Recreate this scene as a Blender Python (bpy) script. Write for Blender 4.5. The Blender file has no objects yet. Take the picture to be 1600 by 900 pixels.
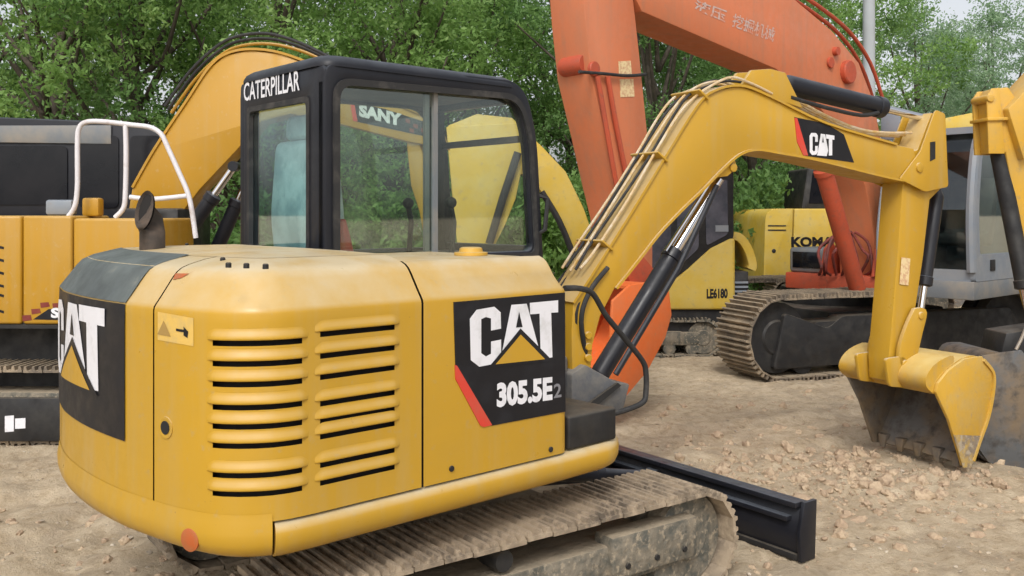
import bpy, bmesh, math, random
import numpy as np
from mathutils import Vector, noise, Matrix
from mathutils.geometry import tessellate_polygon
R = math.radians
random.seed(7)
S = bpy.context.scene
COL = S.collection

# ---------------------------------------------------------------- camera, sky, sun, exposure
F, HZ, H = 1450.0, 335.0, 1.70        # focal length in px of a 1600 px wide picture, horizon row, eye height
cd = bpy.data.cameras.new('camera'); cam = bpy.data.objects.new('camera', cd); COL.objects.link(cam)
cam.location = (0, 0, H); cam.rotation_euler = (R(90), 0, 0)
cd.sensor_width = 36; cd.lens = 36 * F / 1600; cd.shift_y = -(450 - HZ) / 1600
cd.clip_start = 0.05; cd.clip_end = 3000
S.camera = cam
SUN_EL, SUN_ROT = 46, 188
w = bpy.data.worlds.new('World'); S.world = w; w.use_nodes = True
nt = w.node_tree; nt.nodes.clear()
sky = nt.nodes.new('ShaderNodeTexSky'); sky.sky_type = 'NISHITA'; sky.sun_disc = False
sky.sun_elevation = R(SUN_EL); sky.sun_rotation = R(SUN_ROT); sky.air_density = 1.0; sky.dust_density = 4.0; sky.ozone_density = 1.0
hs = nt.nodes.new('ShaderNodeHueSaturation'); hs.inputs['Saturation'].default_value = 0.22; hs.inputs['Value'].default_value = 1.38
bg = nt.nodes.new('ShaderNodeBackground'); bg.inputs[1].default_value = 0.15
wo = nt.nodes.new('ShaderNodeOutputWorld')
nt.links.new(sky.outputs[0], hs.inputs['Color']); nt.links.new(hs.outputs[0], bg.inputs[0]); nt.links.new(bg.outputs[0], wo.inputs[0])
sd = bpy.data.lights.new('sun', 'SUN'); sd.energy = 1.25; sd.angle = R(12); sd.color = (1, .95, .88)
sun = bpy.data.objects.new('sun', sd); COL.objects.link(sun)
# direction to sun: behind-left of the camera
az = R(SUN_ROT)
dirs = Vector((math.sin(az) * math.cos(R(SUN_EL)), math.cos(az) * math.cos(R(SUN_EL)), math.sin(R(SUN_EL))))
sun.rotation_euler = dirs.to_track_quat('Z', 'Y').to_euler()
S.view_settings.view_transform = 'Standard'; S.view_settings.look = 'None'
S.view_settings.exposure = -0.08; S.view_settings.gamma = 1; S.view_settings.use_curve_mapping = False

# ---------------------------------------------------------------- materials
def newmat(name):
    m = bpy.data.materials.new(name); m.use_nodes = True
    return m, m.node_tree, m.node_tree.nodes['Principled BSDF']
def mat(name, c1, c2=None, scale=3.0, lo=.4, hi=.65, rough=.5, metal=0.0, bump=0.0, bscale=60, spec=.5, c3=None, s3=18, l3=.55, h3=.72, up=None, streak=None):
    """noise mix of c1 (base), c2 (worn/dirty) and an optional finer c3; 'up' = dust colour lying on faces that look upward"""
    m, t, p = newmat(name); L = t.links.new
    tc = t.nodes.new('ShaderNodeTexCoord')
    def nz(sc, l, h, det=6):
        n = t.nodes.new('ShaderNodeTexNoise'); n.inputs['Scale'].default_value = sc; n.inputs['Detail'].default_value = det; n.inputs['Roughness'].default_value = .62
        L(tc.outputs['Object'], n.inputs['Vector'])
        r = t.nodes.new('ShaderNodeMapRange'); r.inputs[1].default_value = l; r.inputs[2].default_value = h
        L(n.outputs['Fac'], r.inputs[0]); return r.outputs[0], n
    def mix(f, a, b):
        x = t.nodes.new('ShaderNodeMix'); x.data_type = 'RGBA'
        if hasattr(f, 'links'): L(f, x.inputs[0])
        else: x.inputs[0].default_value = f
        for k, v in ((6, a), (7, b)):
            if isinstance(v, tuple): x.inputs[k].default_value = (*v, 1)
            else: L(v, x.inputs[k])
        return x.outputs[2]
    c = c1
    if c2: f, _ = nz(scale, lo, hi); c = mix(f, c, c2)
    if c3: f, _ = nz(s3, l3, h3); c = mix(f, c, c3)
    if streak:            # rain-washed dust runs and small chips
        mp = t.nodes.new('ShaderNodeMapping'); mp.inputs['Scale'].default_value = (13, 13, .9); L(tc.outputs['Object'], mp.inputs[0])
        n = t.nodes.new('ShaderNodeTexNoise'); n.inputs['Scale'].default_value = 1; n.inputs['Detail'].default_value = 5; L(mp.outputs[0], n.inputs['Vector'])
        r = t.nodes.new('ShaderNodeMapRange'); r.inputs[1].default_value = .50; r.inputs[2].default_value = .78; r.inputs[4].default_value = streak[3]; L(n.outputs['Fac'], r.inputs[0]); c = mix(r.outputs[0], c, streak[:3])
        f, _ = nz(95, .735, .76, 3); c = mix(f, c, (.16, .10, .05))
        f, _ = nz(1.1, .3, .8, 4); c = mix(f, c, (c1[0] * .82, c1[1] * .80, c1[2] * .9)) if False else c
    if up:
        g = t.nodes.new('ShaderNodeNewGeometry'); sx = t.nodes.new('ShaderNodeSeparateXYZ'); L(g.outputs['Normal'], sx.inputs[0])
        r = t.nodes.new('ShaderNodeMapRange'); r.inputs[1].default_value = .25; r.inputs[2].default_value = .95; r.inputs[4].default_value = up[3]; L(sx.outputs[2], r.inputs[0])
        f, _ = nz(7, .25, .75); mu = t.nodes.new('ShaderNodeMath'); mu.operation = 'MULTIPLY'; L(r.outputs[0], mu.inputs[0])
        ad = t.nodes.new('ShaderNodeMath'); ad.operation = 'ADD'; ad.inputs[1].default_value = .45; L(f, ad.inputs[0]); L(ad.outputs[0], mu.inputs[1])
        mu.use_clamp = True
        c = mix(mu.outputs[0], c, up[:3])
    if isinstance(c, tuple): p.inputs['Base Color'].default_value = (*c, 1)
    else: L(c, p.inputs['Base Color'])
    p.inputs['Roughness'].default_value = rough; p.inputs['Metallic'].default_value = metal; p.inputs['Specular IOR Level'].default_value = spec
    if rough < .6:
        f, _ = nz(9, .3, .7); r = t.nodes.new('ShaderNodeMapRange'); r.inputs[3].default_value = rough * .75; r.inputs[4].default_value = min(1, rough * 1.5); L(f, r.inputs[0]); L(r.outputs[0], p.inputs['Roughness'])
    if bump:
        n = t.nodes.new('ShaderNodeTexNoise'); n.inputs['Scale'].default_value = bscale; n.inputs['Detail'].default_value = 5
        L(tc.outputs['Object'], n.inputs['Vector'])
        b = t.nodes.new('ShaderNodeBump'); b.inputs['Strength'].default_value = bump; b.inputs['Distance'].default_value = .01
        L(n.outputs['Fac'], b.inputs['Height']); L(b.outputs[0], p.inputs['Normal'])
    return m
DUST = (.50, .40, .27)
Y = mat('yellow_paint', (.50, .283, .018), (.46, .27, .028), 2.2, .35, .7, .36, bump=.10, bscale=5, c3=(.40, .28, .11), s3=26, l3=.60, h3=.84, up=(.55, .45, .285, .95), streak=(.42, .30, .12, .45))
Y2 = mat('yellow_paint_old', (.60, .34, .035), (.50, .31, .07), 4, .4, .7, .45, c3=(.34, .25, .12), s3=22, l3=.56, h3=.8, up=(.60, .45, .2, .6))
YS = mat('amber_paint', (.45, .235, .012), (.42, .225, .018), 2.5, .4, .7, .38, c3=(.45, .3, .12), s3=20, l3=.6, h3=.85, up=(.55, .37, .15, .6), streak=(.40, .27, .10, .4))
YK = mat('lemon_paint', (.56, .38, .045), (.55, .42, .12), 3, .4, .7, .5, c3=(.35, .28, .13), s3=14, l3=.56, h3=.8)
YD = mat('yellow_paint_scuffed', (.52, .30, .03), (.47, .30, .07), 6, .45, .65, .5, c3=(.33, .24, .13), s3=30, l3=.58, h3=.8, bump=.2, bscale=30, up=(.62, .47, .18, .8), streak=(.36, .26, .13, .5))
WEAR = mat('scoured_tip', (.42, .28, .08), (.20, .16, .12), 14, .42, .55, .6, c3=(.36, .30, .22), s3=30, l3=.5, h3=.6, bump=.5, bscale=40)
REFW = mat('window_painted_reflection', (.030, .036, .055), (.085, .085, .11), 2.5, .4, .62, .15, spec=.6)  # blue-grey patches paint a reflection into the dark pane
OR = mat('orange_paint', (.58, .17, .070), (.50, .17, .080), 2.0, .4, .7, .5, c3=(.44, .18, .10), s3=12, l3=.56, h3=.85, up=(.5, .26, .15, .5), streak=(.38, .17, .10, .5))
ORD = mat('orange_paint_red', (.46, .075, .03), (.36, .07, .035), 4, .4, .7, .55, c3=(.22, .08, .05), s3=20, l3=.55, h3=.8)
ORB = mat('orange_paint_bright', (.72, .15, .03), (.6, .17, .06), 4, .4, .7, .5, c3=(.5, .2, .1), s3=22, l3=.6, h3=.8)
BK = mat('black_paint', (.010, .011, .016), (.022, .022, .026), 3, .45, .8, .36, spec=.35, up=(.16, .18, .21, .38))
BKM = mat('black_matt', (.010, .010, .011), (.03, .028, .025), 6, .45, .75, .55, up=(.20, .17, .13, .35))
BKR = mat('black_rubber', (.018, .018, .019), (.06, .055, .05), 12, .5, .75, .7)
DK = mat('dark_void', (.012, .010, .009), rough=.9)
DECB = mat('black_decal', (.010, .010, .013), (.022, .022, .026), 9, .5, .8, .42, spec=.3)
DECW = mat('white_decal', (.72, .72, .76), (.55, .55, .56), 14, .5, .75, .4)
DECF = mat('faded_white_decal', (.52, .40, .36), (.60, .2, .1), 26, .46, .6, .6)
DECR = mat('red_decal', (.60, .05, .03), (.5, .08, .05), 12, .5, .75, .4)
DECM = mat('maroon_decal', (.16, .02, .015), (.22, .04, .02), 12, rough=.5)
DECY = mat('yellow_decal', (.66, .43, .10), (.5, .36, .14), 18, .45, .7, .45)
DECC = mat('cream_decal', (.70, .55, .30), (.55, .32, .18), 40, .45, .6, .5)
DUSTB = mat('dusty_black_plastic', (.022, .027, .027), (.09, .105, .10), 5, .38, .7, .5, up=(.13, .15, .145, .8), c3=(.30, .27, .2), s3=10, l3=.62, h3=.85)
GR = mat('dark_grey_cast', (.085, .088, .095), (.17, .155, .13), 7, .42, .7, .6, bump=.2, up=(.26, .24, .21, .4))
STEEL = mat('track_steel', (.13, .105, .08), (.36, .285, .20), 5, .38, .6, .75, .15, bump=.5, bscale=40, c3=(.42, .335, .24), s3=17, l3=.48, h3=.62, up=(.34, .275, .20, .5))
MUDD = mat('dark_muddy_bucket', (.10, .105, .11), (.17, .125, .08), 3, .42, .6, .5, .2, bump=.5, bscale=18, c3=(.05, .045, .04), s3=9, l3=.5, h3=.7)
STEELF = mat('far_track_steel', (.14, .115, .09), (.33, .26, .18), 6, .4, .62, .75, .15, up=(.40, .32, .22, .8))
MUD = mat('muddy_frame', (.085, .085, .072), (.19, .165, .125), 11, .44, .60, .8, bump=.9, bscale=38, c3=(.30, .25, .18), s3=34, l3=.54, h3=.64, up=(.33, .27, .19, .8), streak=(.26, .215, .155, .8))
MUDB = mat('muddy_bucket', (.17, .165, .16), (.22, .165, .105), 3, .42, .6, .5, .2, bump=.5, bscale=18, c3=(.09, .08, .07), s3=9, l3=.5, h3=.7)
CHROME = mat('chrome', (.75, .75, .78), rough=.12, metal=1.0)
WORN = mat('worn_steel', (.30, .28, .26), (.35, .27, .18), 12, .4, .65, .5, .4)
GREYC = mat('grey_cab_paint', (.20, .23, .27), (.25, .26, .27), 3, .4, .7, .45, c3=(.22, .2, .18), s3=14, l3=.6, h3=.8)
GREYD = mat('grey_deck_paint', (.15, .165, .18), (.24, .22, .19), 5, .4, .7, .6)
WHT = mat('white_tube_paint', (.66, .64, .66), (.48, .42, .40), 9, .5, .75, .4)
HOSE = mat('hose_sleeve', (.42, .33, .24), (.25, .19, .13), 22, .4, .6, .7)
HOSEP = mat('steel_pipe_dusty', (.58, .49, .36), (.50, .31, .09), 14, .4, .65, .4)
SEAT = mat('wrapped_seat_sky_tint', (.72, .80, .82), (.40, .50, .54), 6, .42, .6, .30, bump=1.0, bscale=7)  # pale teal wrap, brightened to carry the sky reflected in the rear glass
CABI = mat('cab_interior', (.10, .10, .105), (.17, .16, .15), 5, .4, .7, .7)
REDP = mat('red_plastic', (.50, .03, .025), (.38, .03, .03), 9, rough=.4)
LAMPO = mat('orange_reflector', (.42, .10, .025), (.36, .12, .04), 30, rough=.3)
CONC = mat('pole_concrete', (.36, .39, .41), (.32, .34, .35), 1.5, rough=.8)
BARK = mat('bark', (.060, .048, .036), (.11, .09, .07), 8, .4, .65, .9, bump=.8, bscale=14)
TIN = mat('tinted_glass_panel', (.006, .007, .010), (.012, .012, .015), 3, rough=.12, spec=.3)
def glassmat(name, tint, g):
    m, t, p = newmat(name); t.nodes.remove(p); L = t.links.new
    out = t.nodes['Material Output']; tr = t.nodes.new('ShaderNodeBsdfTransparent'); tr.inputs[0].default_value = (*tint, 1)
    gl = t.nodes.new('ShaderNodeBsdfGlossy'); gl.inputs['Roughness'].default_value = .03; gl.inputs[0].default_value = (.9, .95, 1, 1)
    mx = t.nodes.new('ShaderNodeMixShader'); fr = t.nodes.new('ShaderNodeLayerWeight'); fr.inputs[0].default_value = .5; pw = t.nodes.new('ShaderNodeMath'); pw.operation = 'POWER'; pw.inputs[1].default_value = 4.0; L(fr.outputs['Facing'], pw.inputs[0])
    ad = t.nodes.new('ShaderNodeMath'); ad.operation = 'ADD'; ad.inputs[1].default_value = .03 + g; L(pw.outputs[0], ad.inputs[0])
    tc = t.nodes.new('ShaderNodeTexCoord'); n = t.nodes.new('ShaderNodeTexNoise'); n.inputs['Scale'].default_value = 3; n.inputs['Detail'].default_value = 8
    df = t.nodes.new('ShaderNodeBsdfDiffuse'); df.inputs[0].default_value = (.5, .5, .45, 1)
    r = t.nodes.new('ShaderNodeMapRange'); r.inputs[1].default_value = .4; r.inputs[2].default_value = .8; r.inputs[3].default_value = .0; r.inputs[4].default_value = .07
    L(tc.outputs['Object'], n.inputs['Vector']); L(n.outputs['Fac'], r.inputs[0])
    m2 = t.nodes.new('ShaderNodeMixShader'); L(r.outputs[0], m2.inputs[0]); L(tr.outputs[0], m2.inputs[1]); L(df.outputs[0], m2.inputs[2])
    L(ad.outputs[0], mx.inputs[0]); L(m2.outputs[0], mx.inputs[1]); L(gl.outputs[0], mx.inputs[2]); L(mx.outputs[0], out.inputs[0])
    return m
GLASS = glassmat('cab_glass', (.88, .94, .90), .05)
GLASSR = glassmat('rear_glass', (.80, .92, .91), .10)
GLASSD = glassmat('dark_glass', (.25, .30, .30), .05)

# ---------------------------------------------------------------- mesh helpers
class MB:
    def __init__(s): s.v = []; s.f = []
    def add(s, vs, fs):
        n = len(s.v); s.v += [tuple(p) for p in vs]; s.f += [tuple(i + n for i in f) for f in fs]; return s
    def prism(s, fr, poly, o0, o1):
        n = len(poly); vs = [fr.P(t, o0, z) for t, z in poly] + [fr.P(t, o1, z) for t, z in poly]
        fs = [tuple(range(n)), tuple(range(2 * n - 1, n - 1, -1))] + [(i, i + n, (i + 1) % n + n, (i + 1) % n) for i in range(n)]
        return s.add(vs, fs)
    def slab(s, fr, to, z0, z1):       # plan polygon (t,o) extruded in z
        n = len(to); vs = [fr.P(t, o, z0) for t, o in to] + [fr.P(t, o, z1) for t, o in to]
        fs = [tuple(range(n)), tuple(range(2 * n - 1, n - 1, -1))] + [(i, i + n, (i + 1) % n + n, (i + 1) % n) for i in range(n)]
        return s.add(vs, fs)
    def ring(s, fr, out, inn, o0, o1):
        n = len(out); vs = []
        for o in (o0, o1):
            vs += [fr.P(t, o, z) for t, z in out] + [fr.P(t, o, z) for t, z in inn]
        fs = []
        for i in range(n):
            j = (i + 1) % n
            fs += [(i, j, n + j, n + i), (2 * n + i, 3 * n + i, 3 * n + j, 2 * n + j), (i, 2 * n + i, 2 * n + j, j), (n + i, n + j, 3 * n + j, 3 * n + i)]
        return s.add(vs, fs)
    def box(s, fr, t0, t1, o0, o1, z0, z1):
        return s.prism(fr, [(t0, z0), (t1, z0), (t1, z1), (t0, z1)], o0, o1)
    def tube(s, path, r, n=8, closed=False, smooth=0):
        pts = [Vector(p) for p in path]
        if smooth: pts = catmull(pts, smooth)
        rs = r if isinstance(r, (list, tuple)) else [r] * len(pts)
        if len(rs) != len(pts): rs = [rs[0] + (rs[-1] - rs[0]) * i / (len(pts) - 1) for i in range(len(pts))]
        vs = []; fs = []; u = None
        for i, p in enumerate(pts):
            d = (pts[min(i + 1, len(pts) - 1)] - pts[max(i - 1, 0)]).normalized()
            if u is None: u = d.orthogonal().normalized()
            u = (u - d * u.dot(d)).normalized(); v = d.cross(u)
            for k in range(n):
                a = 2 * math.pi * k / n; vs.append(p + (u * math.cos(a) + v * math.sin(a)) * rs[i])
        for i in range(len(pts) - 1):
            for k in range(n):
                a = i * n + k; b = i * n + (k + 1) % n; fs.append((a, b, b + n, a + n))
        fs.append(tuple(range(n))[::-1]); fs.append(tuple(range((len(pts) - 1) * n, len(pts) * n)))
        return s.add(vs, fs)
    def lathe(s, p0, axis, prof, n=20):   # prof: (along, radius)
        ax = Vector(axis).normalized(); u = ax.orthogonal().normalized(); v = ax.cross(u); p0 = Vector(p0)
        vs = []; fs = []
        for a, r in prof:
            for k in range(n):
                q = 2 * math.pi * k / n; vs.append(p0 + ax * a + (u * math.cos(q) + v * math.sin(q)) * r)
        for i in range(len(prof) - 1):
            for k in range(n):
                a = i * n + k; b = i * n + (k + 1) % n; fs.append((a, b, b + n, a + n))
        fs.append(tuple(range(n))[::-1]); fs.append(tuple(range((len(prof) - 1) * n, len(prof) * n)))
        return s.add(vs, fs)
    def ball(s, c, r, n=10):
        return s.lathe(Vector(c) - Vector((0, 0, r)), (0, 0, 1), [(r - r * math.cos(math.pi * i / n), max(.0005, r * math.sin(math.pi * i / n))) for i in range(n + 1)], n)
    def poly(s, pts):
        return s.add(pts, [tuple(range(len(pts)))])

def catmull(P, k):
    out = []
    for i in range(len(P) - 1):
        p0 = P[max(i - 1, 0)]; p1 = P[i]; p2 = P[i + 1]; p3 = P[min(i + 2, len(P) - 1)]
        for j in range(k):
            t = j / k
            out.append(0.5 * ((2 * p1) + (p2 - p0) * t + (2 * p0 - 5 * p1 + 4 * p2 - p3) * t * t + (3 * p1 - p0 - 3 * p2 + p3) * t ** 3))
    out.append(P[-1]); return out
def cat2(P, k=5):
    return [(v.x, v.y) for v in catmull([Vector((a, b, 0)) for a, b in P], k)]
def rpoly(pts, r, seg=4):
    """round the corners of a 2D polygon"""
    n = len(pts); rs = r if isinstance(r, (list, tuple)) else [r] * n; out = []
    for i in range(n):
        p = Vector(pts[i]); a = Vector(pts[i - 1]) - p; b = Vector(pts[(i + 1) % n]) - p
        d = min(rs[i], a.length * .49, b.length * .49)
        s0 = p + a.normalized() * d; s1 = p + b.normalized() * d
        for k in range(seg + 1):
            t = k / seg; q = s0 * (1 - t) ** 2 + p * 2 * t * (1 - t) + s1 * t * t; out.append((q.x, q.y))
    return out

class Fr:
    """vertical working plane: origin (x,y), unit direction e, right-hand normal m"""
    def __init__(s, O, e):
        s.O = Vector(O); s.e = Vector(e).normalized(); s.m = Vector((s.e.y, -s.e.x))
    def P(s, t, o, z):
        q = s.O + s.e * t + s.m * o; return Vector((q.x, q.y, z))
    def px(s, x, y, o=0.0):            # sight measurement from the photograph -> (t, z) on the plane at offset o
        r = (x - 800) / F; O = s.O + s.m * o
        t = (r * O.y - O.x) / (s.e.x - r * s.e.y); Yd = O.y + s.e.y * t
        return (t, H - (y - HZ) * Yd / F)
    def pp(s, pts, o=0.0): return [s.px(x, y, o) for x, y in pts]

def root_loc(o):
    q = Vector((0, 0, 0))
    while o is not None: q += o.location; o = o.parent
    return q
def tag(o, label=None, cat=None, group=None, kind=None):
    for k, v in (('label', label), ('category', cat), ('group', group), ('kind', kind)):
        if v: o[k] = v
    return o
def thing(name, loc, label, cat, group=None):
    o = bpy.data.objects.new(name, None); o.location = loc; o.empty_display_size = .2; COL.objects.link(o)
    return tag(o, label, cat, group)
def part(name, mb, m, parent=None, bevel=0, seg=2, smooth=35, label=None):
    off = root_loc(parent)
    me = bpy.data.meshes.new(name)
    me.from_pydata([(x - off.x, y - off.y, z - off.z) for x, y, z in mb.v], [], mb.f)
    bm = bmesh.new(); bm.from_mesh(me); bmesh.ops.recalc_face_normals(bm, faces=bm.faces)
    if bevel:
        ed = [e for e in bm.edges if len(e.link_faces) == 2 and e.calc_face_angle(0) > R(28)]
        bmesh.ops.bevel(bm, geom=ed, offset=bevel, segments=seg, profile=.5, affect='EDGES', clamp_overlap=True)
    bm.to_mesh(me); bm.free()
    if smooth:
        me.shade_smooth(); me.set_sharp_from_angle(angle=R(smooth))
    for mm in (m if isinstance(m, list) else [m]): me.materials.append(mm)
    o = bpy.data.objects.new(name, me); COL.objects.link(o); o.parent = parent
    if label: o['label'] = label
    return o

# ---- flat lettering
def text2d(string, bold=.0):
    cu = bpy.data.curves.new('lettering', 'FONT'); cu.body = string; cu.offset = bold; cu.resolution_u = 3
    o = bpy.data.objects.new('lettering', cu); COL.objects.link(o)
    bpy.context.view_layer.update()
    me = bpy.data.meshes.new_from_object(o.evaluated_get(bpy.context.evaluated_depsgraph_get()))
    vs = [(v.co.x, v.co.y) for v in me.vertices]; fs = [tuple(p.vertices) for p in me.polygons]
    bpy.data.objects.remove(o); bpy.data.curves.remove(cu); bpy.data.meshes.remove(me)
    x0 = min(v[0] for v in vs); x1 = max(v[0] for v in vs); y0 = min(v[1] for v in vs); y1 = max(v[1] for v in vs)
    return [((x - x0) / (x1 - x0), (y - y0) / (y1 - y0)) for x, y in vs], fs
def letters(mb, string, fn, bold=.02):
    vs, fs = text2d(string, bold); mb.add([fn(u, v) for u, v in vs], fs); return mb
def quadmap(fr, q, o):     # q: tl,tr,br,bl in (t,z)
    def fn(u, v):
        top = Vector(q[0]).lerp(Vector(q[1]), u); bot = Vector(q[3]).lerp(Vector(q[2]), u); p = bot.lerp(top, v)
        return fr.P(p.x, o, p.y)
    return fn
def fill2d(pts, fn, refine=0):
    tri = tessellate_polygon([[Vector((x, y, 0)) for x, y in pts]])
    P = [tuple(p) for p in pts]; T = [tuple(t) for t in tri]
    if refine:
        m = max(max(p[0] for p in P) - min(p[0] for p in P), max(p[1] for p in P) - min(p[1] for p in P)) * refine
        for _ in range(5):
            mid = {}; nt_ = []; done = True
            def md(a, b):
                k = (min(a, b), max(a, b))
                if k not in mid: P.append(((P[a][0] + P[b][0]) / 2, (P[a][1] + P[b][1]) / 2)); mid[k] = len(P) - 1
                return mid[k]
            for a, b, c in T:
                if max(math.dist(P[a], P[b]), math.dist(P[b], P[c]), math.dist(P[c], P[a])) > m:
                    x, y, z = md(a, b), md(b, c), md(c, a); nt_ += [(a, x, z), (x, b, y), (z, y, c), (x, y, z)]; done = False
                else: nt_.append((a, b, c))
            T = nt_
            if done: break
    return [fn(u, v) for u, v in P], T
def subdiv_poly(pts, step=.08):
    out = []
    for i in range(len(pts)):
        a = Vector(pts[i]); b = Vector(pts[(i + 1) % len(pts)]); n = max(1, int((b - a).length / step))
        out += [tuple(a.lerp(b, k / n)) for k in range(n)]
    return out
# three heavy letters with a yellow triangle, in a unit square (u right, v up)
LC = [(.335, .60), (.225, .58), (.225, .78), (.17, .81), (.12, .78), (.12, .22), (.17, .16), (.225, .20), (.225, .40), (.335, .42), (.335, .15), (.27, .03), (.10, .0), (.01, .12), (.0, .80), (.07, .94), (.26, .97), (.33, .87)]
LA = [(.45, .98), (.625, .98), (.76, .26), (.70, .0), (.30, .0), (.33, .10)]
LT = [(.66, .99), (1.0, 1.0), (1.0, .80), (.915, .80), (.93, .06), (.79, .04), (.775, .80), (.665, .80)]
LH = [(.535, .86), (.50, .60), (.575, .60)]
LTB = [(.55, .58), (.19, -.03), (.93, .0)]
LTY = [(.55, .48), (.27, .02), (.835, .04)]
def logo(parent, fn, tri=True, scale=''):
    """fn(u,v,lift) -> point"""
    mb = MB()
    for P_ in (LC, LA, LT):
        mb.add(*fill2d(P_, lambda u, v: fn(u, v, 0), .2))
    part('letters', mb, DECW, parent, smooth=0)
    mb = MB(); mb.add(*fill2d(LH, lambda u, v: fn(u, v, 1)))
    if tri: mb.add(*fill2d(LTB, lambda u, v: fn(u, v, 1.2), .15))
    part('outline', mb, DECB, parent, smooth=0)
    if tri:
        mb = MB(); mb.add(*fill2d(LTY, lambda u, v: fn(u, v, 2.2), .15)); part('triangle_mark', mb, Y, parent, smooth=0)

# ---- tracks
def track(rt, fr, t0, t1, o0, o1, z0, z1, pitch=.12, shoe=STEEL, frame=MUD, side=1, grouser=.025, rollers=5, box=True, slope=0.0):
    h = z1 - z0; r = h / 2; zc = (z0 + z1) / 2; a0 = t0 + r; a1 = t1 - r
    straight = a1 - a0; per = 2 * straight + 2 * math.pi * r; n = int(per / pitch); mb = MB()
    def at(s):
        s %= per
        if s < straight: return a0 + s, z1, 1, 0
        s -= straight
        if s < math.pi * r: q = s / r; return a1 + r * math.sin(q), zc + r * math.cos(q), math.cos(q), -math.sin(q)
        s -= math.pi * r
        if s < straight: return a1 - s, z0, -1, 0
        s -= straight; q = s / r; return a0 - r * math.sin(q), zc - r * math.cos(q), -math.cos(q), math.sin(q)
    rnd = random.Random(3)
    for i in range(n):
        t, z, dx, dz = at((i + .5) * per / n); L = per / n * .47; th = .022; nx, nz = -dz, dx   # outward normal
        j = rnd.uniform(-.004, .004)
        def pt(a, b): return (t + dx * a + nx * (b + j), z + dz * a + nz * (b + j))
        mb.prism(fr, [pt(-L, -th), pt(L, -th), pt(L, -.006), pt(-L, -.006)], o0, o1)
        for g in (-.85, 0, .7):
            mb.prism(fr, [pt(L * g - .012, -.006), pt(L * g + .016, -.006), pt(L * g + .009, grouser), pt(L * g - .006, grouser)], o0 + .004, o1 - .004)
    tr = part('track', mb, shoe, rt, smooth=0)
    om, ow = (o0 + o1) / 2, (o1 - o0)
    mb = MB(); k = r * .48
    mb.prism(fr, rpoly([(a0 + r * .3, z0 + h * .30), (a1 - r * .3, z0 + h * .30), (a1 - r * .1, z0 + h * .66), (a0 + r * .1, z0 + h * .66)], .06), om - ow * .36, om + ow * .36 if side > 0 else om + ow * .36)
    fo = om + side * ow * .38
    mb.prism(fr, rpoly([(a0 + r * .9, z0 + h * .36), (a1 - r * .9, z0 + h * .36), (a1 - r * 1.1, z0 + h * .68), (a0 + r * 1.1, z0 + h * .68)], .04), min(om, fo), max(om, fo))
    part('track_frame', mb, frame, tr, bevel=.012)
    for nm, a in (('sprocket', a0), ('idler', a1)):
        m2 = MB(); c = fr.P(a, om - ow * .3, zc); m3 = fr.P(a, om + ow * .3, zc) - c
        m2.lathe(c, m3, [(0, r * .4), (.01, r * .88), (ow * .25, r * .88), (ow * .3, r * .6), (ow * .35, r * .88), (ow * .59, r * .88), (ow * .6, r * .45), (ow * .63, r * .4)], 24)
        part(nm, m2, frame, tr)
    for i in range(rollers):
        a = a0 + (i + .5) * straight / rollers; m2 = MB(); c = fr.P(a, om - ow * .34, z0 + h * .2)
        m2.lathe(c, fr.P(a, om + ow * .34, z0 + h * .2) - c, [(0, h * .1), (.02, h * .17), (ow * .2, h * .17), (ow * .25, h * .12), (ow * .43, h * .12), (ow * .48, h * .17), (ow * .66, h * .17), (ow * .68, h * .07)], 14)
        part('roller', m2, frame, tr)
    return tr
def cylinder(rt, p0, p1, f, R0, r1, body=BK, rod=CHROME, name='hydraulic_cylinder'):
    """barrel from p0 to the fraction f, rod onward to p1"""
    p0 = Vector(p0); p1 = Vector(p1); d = p1 - p0; L = d.length
    mb = MB(); mb.lathe(p0, d, [(-.04, R0 * .5), (0, R0 * .95), (.02, R0), (L * f - .06, R0), (L * f - .055, R0 * 1.14), (L * f, R0 * 1.14), (L * f + .01, R0 * .8)], 20)
    c = part(name, mb, body, rt)
    mb = MB(); mb.lathe(p0 + d * f, d, [(0, r1), (L * (1 - f), r1)], 14)
    ax = Vector((-d.y, d.x, 0)); ax = ax.normalized() if ax.length > .01 else Vector((1, 0, 0))
    part('piston_rod', mb, rod, c)
    mb = MB(); mb.lathe(p1 - ax * R0 * .7, ax, [(0, R0 * .7), (R0 * 1.4, R0 * .7)], 16); part('rod_eye', mb, body, c)
    return c
def sweep(mb, fr, path, th, o0, o1):
    n = len(path); inner = []
    for i, p in enumerate(path):
        a = Vector(path[max(0, i - 1)]); b = Vector(path[min(n - 1, i + 1)]); d = (b - a).normalized()
        inner.append((p[0] + d.y * th, p[1] - d.x * th))
    return mb.prism(fr, list(path) + inner[::-1], o0, o1)
def disc(mb, fr, t, z, o0, o1, r, n=18):
    return mb.lathe(fr.P(t, o0, z), fr.P(t, o1, z) - fr.P(t, o0, z), [(0, r * .9), (abs(o1 - o0) * .15, r), (abs(o1 - o0) * .85, r), (abs(o1 - o0), r * .9)], n)

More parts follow.
